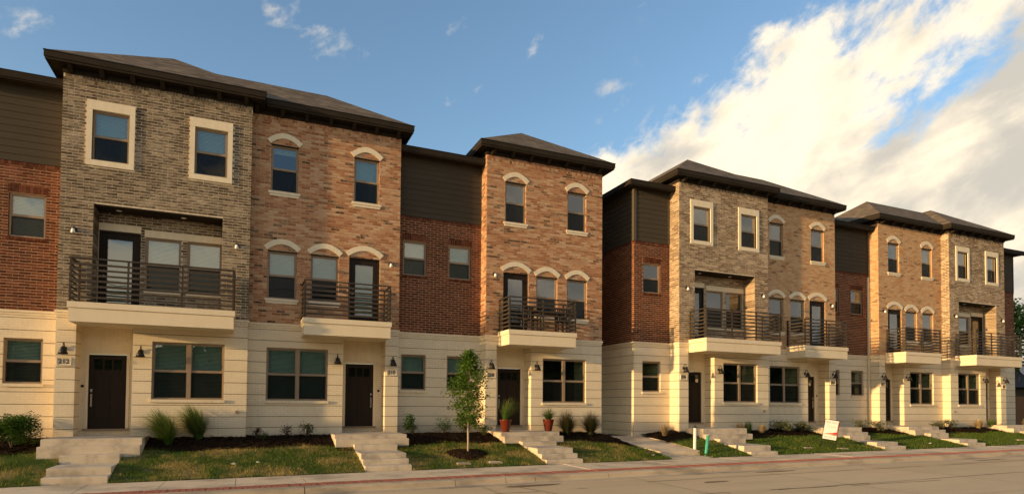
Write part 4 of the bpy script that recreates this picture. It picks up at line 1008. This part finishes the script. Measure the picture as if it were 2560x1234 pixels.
def tree(name, label, x, y, z, h, trunk_h, rad, mat, bark, seed, n, size, r0, cat='tree', group=None, limbs=30, col_=1.0):
    t = thing(name, label, cat, (x, y, z), group); rg = random.Random(seed); tr = MB(); f = MB()
    pts = [(rg.uniform(-1, 1)*.012*h*(k > 0)*k/8, rg.uniform(-1, 1)*.012*h*(k > 0)*k/8, h*.97*k/8-(.05 if k == 0 else 0)) for k in range(9)]
    tr.tube(pts, [r0*(1-.1*k) for k in range(9)], 9); tips = []
    for i in range(limbs):
        u = (i+.5)/limbs; zz = trunk_h+(h-trunk_h)*u*.93; a = i*2.399+rg.uniform(-.4, .4); prof = (math.sin(math.pi*min(1, (u*.86+.14)))**.8)*.9+.1*(1-u)
        L_ = rad*prof*rg.uniform(.65, 1.2)+.05; up_ = rg.uniform(.15, .55)
        k = min(8, max(0, zz/h*8)); i0 = int(k); b = Vector(pts[i0]).lerp(Vector(pts[min(8, i0+1)]), k-i0); b.z = zz
        e = b+Vector((math.cos(a)*L_, math.sin(a)*L_, L_*up_)); m1 = b.lerp(e, .5)+Vector((0, 0, .04*L_))
        tr.tube([b, m1, e], [r0*.34*(1-.5*u), r0*.22*(1-.5*u), r0*.08], 5); tips.append((b, m1, e, L_))
        for s_ in range(3):
            v = b.lerp(e, rg.uniform(.35, .85)); d = Vector((rg.uniform(-1, 1), rg.uniform(-1, 1), rg.uniform(-.2, .8))).normalized()*L_*.35
            tr.tube([v, v+d], [r0*.12, r0*.05], 4); tips.append((v, v+d*.5, v+d, L_*.4))
    for _ in range(n):
        b, m1, e, L_ = rg.choice(tips); u = .3+.75*rg.random(); p = b.lerp(e, min(1, u)); g = .11*rad+.12*L_
        p = p+Vector((rg.gauss(0, g), rg.gauss(0, g), rg.gauss(0, g*.8)))
        leaf(f, p, size*rg.uniform(.6, 1.3), rg, max(0, min(1, rg.gauss(.5, .25))), .9)
    tr.build('trunk', bark, t, smooth=True); f.build('crown', mat, t, rnd=True); return t

tree('young_tree', 'slim young tree with pale trunk in a round mulch ring on the lawn', 10.77, -2.3, -.77, 3.22, .78, .58, 'leaf_oak', 'bark_pale', 21, 6800, .072, .034, limbs=38)
def ring():
    m_ = MB(); k = 26; rg = random.Random(2); cx, cy = 10.77, -2.25
    for i in range(8):
        for j in range(k):
            rr = i/7.0; a = 2*math.pi*j/k; wob = 1+.08*math.sin(3*a)+.05*math.sin(7*a+1); x = cx+rr*.66*wob*math.cos(a); y = cy+rr*.54*wob*math.sin(a)
            m_.v.append((x, y, slope(x, y)+.015+.10*(1-rr**2)+rg.uniform(-.012, .012)*(rr < .99)))
    for i in range(7):
        for j in range(k): m_.f.append((i*k+j, (i+1)*k+j, (i+1)*k+(j+1) % k, i*k+(j+1) % k)); m_.r.append(.5)
    o = m_.build('mulch_ring', 'mulch', label='round mound of dark mulch at the foot of the young tree', category='mulch ring')
    o['kind'] = 'stuff'
ring()
shrub('shrub', 'rounded bright green shrub at the left edge beside the worn steps', -.66, -.7, .78, .48, 'leaf_shrub', 1, 9000, .05)
tuft('fountain_grass', 'front one of the two big green grass clumps under the 212 window', 2.74, -.72, .98, .80, 'grass_tuft', 2, 1500, lean=(-.28, 0), w=.008)
tuft('fountain_grass', 'taller rear one of the two big green grass clumps under the 212 window', 3.46, -.25, 1.02, .66, 'grass_tuft', 3, 1500, lean=(-.26, 0), w=.008)
shrub('shrub', 'tiny reddish plant beside the corner of houses 212 and 210', 4.95, -.2, .32, .17, 'leaf_purple', 4, 220, .05)
shrub('shrub', 'tiny green plant in front of the reddish one near the corner', 5.15, -.42, .22, .16, 'leaf_shrub', 14, 200, .045)
shrub('shrub', 'small sparse reddish shrub, middle one under the 210 window', 5.78, -.1, .33, .19, 'leaf_purple', 5, 260, .05)
shrub('shrub', 'small dark green shrub nearest the 210 steps', 6.36, -.1, .42, .22, 'leaf_dark', 6, 420, .055)
shrub('shrub', 'upright spiky green shrub just right of the 210 steps', 9.75, .3, .66, .26, 'leaf_shrub', 7, 600, .075, lean=-.15)
shrub('shrub', 'round dull green shrub under the left link window behind the tree', 10.8, .3, .56, .30, 'leaf_shrub', 8, 850, .045)
shrub('shrub', 'dark shrub directly behind the trunk of the young tree', 11.65, .2, .62, .34, 'leaf_dark', 9, 900, .05)
shrub('shrub', 'low bright green shrub against the left end of the 208 porch', 12.08, -.25, .36, .20, 'leaf_shrub', 10, 420, .05)
tuft('fountain_grass', 'dark dense grass clump right beside the 208 steps', 15.2, -.35, .92, .80, 'grass_tuft_dark', 11, 1500, lean=(-.05, 0))
tuft('fountain_grass', 'dark grass clump with a tan base at the corner of house 208', 16.15, -.35, .90, .78, 'grass_tuft_dark', 12, 1500, lean=(.04, 0))
tuft('dry_grass', 'straw coloured tuft against the end link of the far block', 19.37, -.45, .48, .20, 'grass_dry', 13, 420, lean=(-.05, 0), w=.007)
tuft('dry_grass', 'straw tuft touching the right end of the 206 porch', 23.1, -.45, .46, .18, 'grass_dry', 15, 380, lean=(0, 0), w=.008)
tuft('dry_grass', 'tan and green tuft just right of the 206 porch', 23.55, -.45, .50, .22, 'grass_tuft', 16, 420, lean=(0, 0), w=.008)
tuft('dry_grass', 'low straw tuft before the joint of houses 206 and 204', 24.14, -.6, .42, .20, 'grass_dry', 17, 380, lean=(0, 0), w=.008)
shrub('silver_shrub', 'wide grey-green shrub left of the for sale sign', 25.55, -.45, .46, .48, 'leaf_silver', 18, 1500, .075)
shrub('silver_shrub', 'smaller grey-green shrub nearest the left edge of the for sale sign', 26.6, -.45, .42, .34, 'leaf_silver', 19, 1100, .075)
shrub('silver_shrub', 'grey-green shrub in the recess right of the 204 porch', 30.7, -.1, .40, .36, 'leaf_silver', 20, 460, .075)
shrub('silver_shrub', 'grey-green shrub at the left end of the 202 porch', 31.2, -.6, .46, .36, 'leaf_silver', 22, 560, .075)
shrub('silver_shrub', 'grey-green shrub at the right end of the 202 porch', 35.75, -.4, .44, .38, 'leaf_silver', 23, 520, .075)
shrub('silver_shrub', 'grey-green shrub before the sunlit pier of the last house', 36.8, -.4, .46, .36, 'leaf_silver', 24, 520, .075)
tuft('dry_grass', 'pale straw clump under the last house window', 39.0, -.4, .52, .30, 'grass_dry', 25, 420, lean=(0, 0), w=.011)
tuft('dry_grass', 'olive grass clump beside the rightmost steps', 40.0, -.45, .52, .36, 'grass_tuft', 26, 420, lean=(0, 0), w=.011)
tuft('dry_grass', 'straw tuft at the foot of the brown fence', 43.6, -.2, .50, .30, 'grass_dry', 27, 300, lean=(0, 0), w=.011)

# ------------------------------------------------------------------ small things
def pot(x, y, z, label, seed, h, spread, lean, mat):
    t = thing('flower_pot', label, 'planter', (x, y, z), 'red pots on the porch')
    p = MB(); p.lathe((0, 0, 0), [(0, 0.0), (.115, 0.0), (.125, .015), (.165, .22), (.195, .37), (.205, .385), (.205, .41), (.19, .412), (.18, .38), (.0, .375)], 22); p.build('pot_body', 'pot_red', t, smooth=True)
    s = MB(); s.lathe((0, 0, .378), [(0, .006), (.175, .0)], 16); s.build('potting_soil', 'mulch', t)
    g = MB(); tuft_blades(g, random.Random(seed), h, spread, 330, lean, .006, .37); g.build('blades', mat, t, rnd=True)
pot(12.72, -.55, -.173, 'red glazed pot with tall straw-tipped grass in front of the 208 door', 31, .85, .62, (.26, 0), 'grass_tuft')
pot(14.40, -.42, -.173, 'red glazed pot with short green grass at the right end of the porch slab', 32, .50, .60, (0, 0), 'grass_tuft')
def pipe(label, x, y, h, r, mat, tilt, cap):
    z = slope(x, y)-.03; t = thing('standpipe', label, 'pipe', (x, y, z), 'utility pipes in the lawn'); t.rotation_euler = (0, tilt, 0)
    p = MB(); p.lathe((0, 0, 0), [(r, -.05), (r, h), (r-.008, h), (r-.008, h-.25)], 18); p.build('tube', mat, t, smooth=True)
    c = MB()
    if cap: c.lathe((0, 0, h), [(r+.006, -.04), (r+.006, .012), (r*.5, .02), (r*.3, .022), (r*.3, .06), (0, .062)], 16); c.build('cap', 'metal_black' if cap == 2 else mat, t, smooth=True)
pipe('white plastic pipe standing upright in the lawn beside the walkway', 19.13, -2.44, .84, .055, 'pvc_white', R(1), 2)
pipe('green plastic pipe leaning to the right in the lawn', 19.2, -2.93, .66, .052, 'pvc_green', R(8), 0)
def sale_sign():
    t = thing('sale_sign', 'white for sale sign with red corner on a leaning wire frame', 'sign', (25.3, -2.75, -.80), rz=R(-30)); t.rotation_euler = (R(2), R(9.5), R(-30))
    w, z0, z1 = .25, .30, 1.04; f = MB(); r = .009
    f.tube([(-w-.02, 0, -.12), (-w-.02, 0, z1+.02)], r, 6); f.tube([(w+.02, 0, -.12), (w+.02, 0, z1+.02)], r, 6); f.tube([(-w-.02, 0, z1+.02), (w+.02, 0, z1+.02)], r, 6); f.tube([(-w-.02, 0, z0-.03), (w+.02, 0, z0-.03)], r, 6); f.tube([(-w-.02, 0, .17), (w+.02, 0, .17)], r, 6)
    f.build('wire_frame', 'metal_black', t)
    p = MB(); p.box(-w, w, -.006, .006, z0+.20, z1); o = p.build('sign_panel', 'sign_white', t)
    p = MB(); p.box(-w, w, -.006, .006, z0, z0+.17); q = p.build('rider_panel', 'sign_white', t)
    e = MB(); e.prism([(-w+.02, z0+.205), (w-.001, z0+.205), (w-.001, z0+.33), (w*.3, z0+.26)], -.0085, -.0065); e.build('red_swoosh', 'sign_red', o)
    e = MB(); e.box(w-.022, w-.001, -.0085, -.0065, z0+.34, z1-.03); e.build('red_edge', 'sign_red', o)
    text_mesh('FOR SALE', .095, 'sign_grey', 'lettering', o, (-.02, -.0075, z1-.085), (R(90), 0, 0), bold=.002, ext=.0008)
    s = MB(); pts = [(-.20, .86), (-.23, .92), (-.17, .95), (-.15, .88), (-.18, .78), (-.10, .74), (-.06, .83), (-.03, .76), (.02, .84), (.03, .75), (.09, .82), (.11, .75), (.16, .83), (.21, .78)]
    s.tube([(x*.8, -.008, z) for x, z in pts], .005, 5); s.build('script_mark', 'sign_grey', o)
    d = MB(); rg = random.Random(4)
    for k in range(10):
        if k in (3, 7): continue
        x = -.20+k*.042; d.box(x, x+.026, -.0075, -.0065, z0+.06, z0+.11)
    d.build('number_marks', 'sign_grey', q)
sale_sign()
def meter(x, y, label, w=.2, l=.15):
    t = thing('meter_box', label, 'meter box', (x, y, slope(x, y)), 'utility boxes set in the lawn')
    b = MB(); b.box(-w, w, -l, l, -.12, .012); b.build('box_frame', 'kerb_concrete', t)
    b = MB(); b.box(-w+.03, w-.03, -l+.03, l-.03, .0125, .022); b.build('lid', 'concrete_walk', t)
    b = MB(); b.lathe((w*.45, 0, .0225), [(.045, 0), (.045, .003), (0, .003)], 12); b.build('reader_cap', 'metal_black', t)
for (x, y), lab in zip(METERS, ('left one of two meter boxes in front of the young tree', 'right one of two meter boxes in front of the young tree', 'meter box in the grass left of the for sale sign', 'meter box behind the right leg of the for sale sign', 'meter box in the lawn of the last house')): meter(x, y, lab)
def scrap(x, y, lab, seed, s=.06):
    rg = random.Random(seed); m_ = MB(); z = slope(x, y)+.045; n = 7; ring_ = [(s*rg.uniform(.7, 1.2)*math.cos(2*math.pi*k/n), s*.7*rg.uniform(.7, 1.2)*math.sin(2*math.pi*k/n), rg.uniform(-.01, .025)) for k in range(n)]
    m_.v = [(0, 0, .03)]+ring_+[(0, 0, -.02)]; m_.f = [(0, 1+k, 1+(k+1) % n) for k in range(n)]+[(n+1, 1+(k+1) % n, 1+k) for k in range(n)]; m_.r = [.5]*len(m_.f)
    m_.build('litter', 'pvc_white', loc=(x, y, z), label=lab, category='litter', group='white scraps on the lawn')
scrap(4.39, -2.56, 'larger white scrap lying on the lawn of house 212', 1, .07); scrap(4.97, -2.5, 'smaller white scrap lying right of the larger one on the lawn', 2, .05); scrap(16.93, -3.05, 'white scrap at the lawn corner beside the walkway step', 3, .09); scrap(31.2, -2.9, 'white scrap in the lawn between the 204 and 202 steps', 5, .07)
shrub('weed', 'broad leaved weed beside the white scrap at the walkway', 16.85, -2.95, .20, .14, 'leaf_silver', 41, 40, .09)
# balcony furniture at 208
def furniture():
    bx, by, bz = 14.2, -.18, 3.285
    t = thing('patio_table', 'dark patio table under a sagging black cover on the 208 balcony', 'table', (bx+.25, by, bz))
    c = MB(); n = 12; k = 8
    for i in range(n+1):
        for j in range(k+1):
            u, v = i/n*2-1, j/k*2-1; z = .80-.05*u*u*1.6-.04*v*v+.015*math.sin(u*7+v*3); c.v.append((u*.62, v*.30, z))
    for i in range(n):
        for j in range(k): a = i*(k+1)+j; c.f.append((a, a+k+1, a+k+2, a+1)); c.r.append(.5)
    c.build('cover', 'fabric_dark', t, smooth=True)
    tp = MB(); tp.box(-.55, .55, -.26, .26, .66, .70); tp.build('table_top', 'wicker_dark', t)
    for sx in (-1, 1):
        for sy in (-1, 1): l = MB(); l.tube([(sx*.50, sy*.22, 0), (sx*.48, sy*.21, .66)], .022, 6); l.build('leg', 'metal_black', t)
    for i, (x, y, rz, lab) in enumerate(((13.75, -.42, R(15), 'left dark wicker chair behind the 208 balcony railing'), (14.95, -.40, R(-12), 'right dark wicker chair behind the 208 balcony railing'))):
        h = thing('patio_chair', lab, 'chair', (x, y, bz), 'patio chairs on the balcony', rz)
        s = MB(); s.box(-.23, .23, -.22, .22, .40, .45); s.build('seat', 'wicker_dark', h)
        b = MB(); 
        for k in range(6): b.box(-.23+k*.083, -.23+k*.083+.045, .20, .23, .451, .86)
        b.box(-.23, .23, .195, .235, .861, .90); b.build('backrest', 'wicker_dark', h)
        for sx in (-1, 1):
            for sy in (-1, 1): l = MB(); l.box(sx*.21-.018, sx*.21+.018, sy*.19-.018, sy*.19+.018, 0, .399); l.build('leg', 'wicker_dark', h)
            a = MB(); a.box(sx*.225-.02, sx*.225+.02, -.2, .19, .62, .645); a.box(sx*.225-.015, sx*.225+.015, -.2, -.17, .451, .619); a.build('armrest', 'wicker_dark', h)
furniture()

# ------------------------------------------------------------------ beyond the row, right edge
def beyond():
    f = thing('wood_fence', 'brown board fence beyond the last house at the right edge', 'fence', (46.4, 2.2, -.75))
    for k in range(26):
        b = MB(); x = k*.145; b.box(x, x+.138, 0, .022, 0, 2.2+.012*math.sin(k*2.3)); b.build('fence_board', 'wood_fence', f)
    for z in (.35, 1.75): b = MB(); b.box(-.02, 3.8, .023, .065, z, z+.09); b.build('fence_rail', 'wood_fence', f)
    h = thing('neighbour_house', 'dark roofed house behind the brown fence at the right edge', 'house', (54.0, 6.0, -.75))
    b = MB(); b.box(.2, 9, 0, 8, 0, 3.0); b.build('wall', 'siding', h)
    r = MB(); r.v = [(-.4, -.5, 2.95), (9.5, -.5, 2.95), (9.5, 8.5, 2.95), (-.4, 8.5, 2.95), (2.6, 4, 5.6), (6.6, 4, 5.6)]; r.f = [(0, 1, 5, 4), (1, 2, 5), (2, 3, 4, 5), (3, 0, 4), (3, 2, 1, 0)]; r.r = [.5]*5; r.build('roof', 'roof_far', h)
    d = MB(); d.tube([(.7, -.2, 3.3), (.7, -.3, 3.75), (.7, -.5, 3.95)], .03, 6); o = d.build('dish_mount', 'nickel', h)
    e = MB(); e.lathe((0, 0, 0), [(0, 0), (.2, .03), (.36, .10), (.42, .15)], 18); q = e.build('satellite_dish', 'sign_grey', h, smooth=True); q.location = (.7, -.6, 4.0); q.rotation_euler = (R(60), 0, R(-25))
    tree('tree', 'leafy green tree showing past the right end of the row', 60.0, 9.0, -.75, 9.6, 1.6, 4.4, 'leaf_oak', 'bark_dark', 51, 9000, .26, .22, limbs=46)
    tree('tree', 'darker tree behind the satellite dish at the right edge', 56.5, 12.0, -.75, 7.6, 1.4, 3.4, 'leaf_far', 'bark_dark', 52, 7000, .26, .20, limbs=40)
beyond()
# the far side of the street, behind the photographer: what the window glass mirrors
def far_side():
    rg = random.Random(77); f = MB(); s = MB()
    for i in range(40):
        x = -34+i*3.7+rg.uniform(-1.2, 1.2); y = -37+rg.uniform(-3, 3); h = rg.uniform(6.0, 7.6); r = rg.uniform(2.8, 3.6)
        s.tube([(x, y, -1.3), (x, y, h*.5)], [.22, .12], 6)
        for _ in range(1300):
            v = Vector((rg.gauss(0, 1), rg.gauss(0, 1), rg.gauss(0, 1))).normalized()*(rg.random()**.4)
            p = Vector((x+v.x*r, y+v.y*r, max(-1.1, h*.46+v.z*h*.56))); leaf(f, p, rg.uniform(.7, 1.4), rg, rg.random(), .9)
    o = f.build('far_trees', 'leaf_far', rnd=True, kind='stuff', label='belt of trees across the street, seen mirrored in the windows', category='trees')
    s.build('trunks', 'bark_dark', o)
far_side()
def wires():
    t = thing('power_line', 'utility wires across the street, mirrored in the second-floor windows', 'power line', (0, -27, 0))
    for px in (-22, 14, 50):
        p = MB(); p.tube([(px, 0, -1.3), (px, 0, 10.5)], [.16, .11], 10); p.build('pole', 'bark_dark', t)
    for k, (zz, yy) in enumerate(((9.6, 0), (8.3, .1), (7.9, -.1))):
        for a, b in ((-22, 14), (14, 50)):
            w = MB(); w.tube([(a+(b-a)*u/14, yy, zz-1.1*4*(u/14)*(1-u/14)) for u in range(15)], .03, 5); w.build('wire', 'metal_black', t)
wires()

# ------------------------------------------------------------------ street wear
def street_wear():
    road = bpy.data.objects['road']; rg = random.Random(8)
    def zr(x): return zs(x)-.155
    for i, (x0, x1, y0, y1) in enumerate(((14, 46, -6.75, -7.1), (16, 52, -9.07, -9.08), (-6, 12, -7.0, -7.2), (26, 46, -9.9, -9.5), (8, 22, -8.6, -9.4), (10.5, 11.4, -6.1, -9.5))):
        m_ = MB(); n = 70; prev = None
        for k in range(n+1):
            u = k/n; x = x0+(x1-x0)*u; y = y0+(y1-y0)*u+.10*noise.noise(Vector((x*.9, i*7.0, 0)))+.03*noise.noise(Vector((x*5, i*3.0, 1))); w = .012+.018*abs(noise.noise(Vector((x*2.1, i, 5))))
            d = (0, w) if i < 5 else (w, 0)
            cur = ((x-d[0], y-d[1], zr(x)+.004), (x+d[0], y+d[1], zr(x)+.004))
            if prev and noise.noise(Vector((x*.7, i*1.3, 9))) > -.25: m_.quad(prev[0], cur[0], cur[1], prev[1])
            prev = cur
        m_.build('crack', 'asphalt_seal', road)
    # sealed patch and damp stains beside the inlets
    for cx, cy, rx, ry in ((11.0, -6.28, .75, .16), (18.9, -6.22, .8, .10), (4.0, -6.5, .5, .12), (15.6, -7.4, .4, .12), (29.0, -6.35, .9, .09)):
        m_ = MB(); n = 22; c0 = (cx, cy, zr(cx)+.005); m_.v.append(c0)
        for k in range(n):
            a = 2*math.pi*k/n; q = 1+.35*noise.noise(Vector((math.cos(a)*2, math.sin(a)*2, cx))); x, y = cx+rx*q*math.cos(a), cy+ry*q*math.sin(a); m_.v.append((x, y, zr(x)+.005))
        for k in range(n): m_.f.append((0, 1+k, 1+(k+1) % n)); m_.r.append(.5)
        m_.build('damp_stain', 'stain', road)
mat_noise('stain', (0.20, 0.13, 0.075), (0.28, 0.19, 0.11), 5, 0.7, 0.1)
street_wear()
def downspout(root, x, y, z0, z1, side):
    d = MB(); d.box(x-.04, x+.04, y-.085, y-.01, z0, z1); d.box(x-.04, x+.04, y-.17, y-.0855, z0, z0+.08); o = d.build('downspout', 'stucco', root)
    for z in (z0+.8, (z0+z1)/2, z1-.5): b = MB(); b.box(x-.052, x+.052, y-.09, y-.005, z, z+.03); b.build('strap', 'stucco', o)
downspout(L3, 3.0, -.01, -.45, 7.0, 1)
def roof_vents():
    for o in [q for q in bpy.data.objects if q.name.startswith('townhouse') and q.parent is None]:
        p = MB(); p.lathe((3.3, 3.6, 11.0), [(.05, -.3), (.05, .35), (.04, .35)], 10); p.build('vent_pipe', 'metal_black', o)
roof_vents()
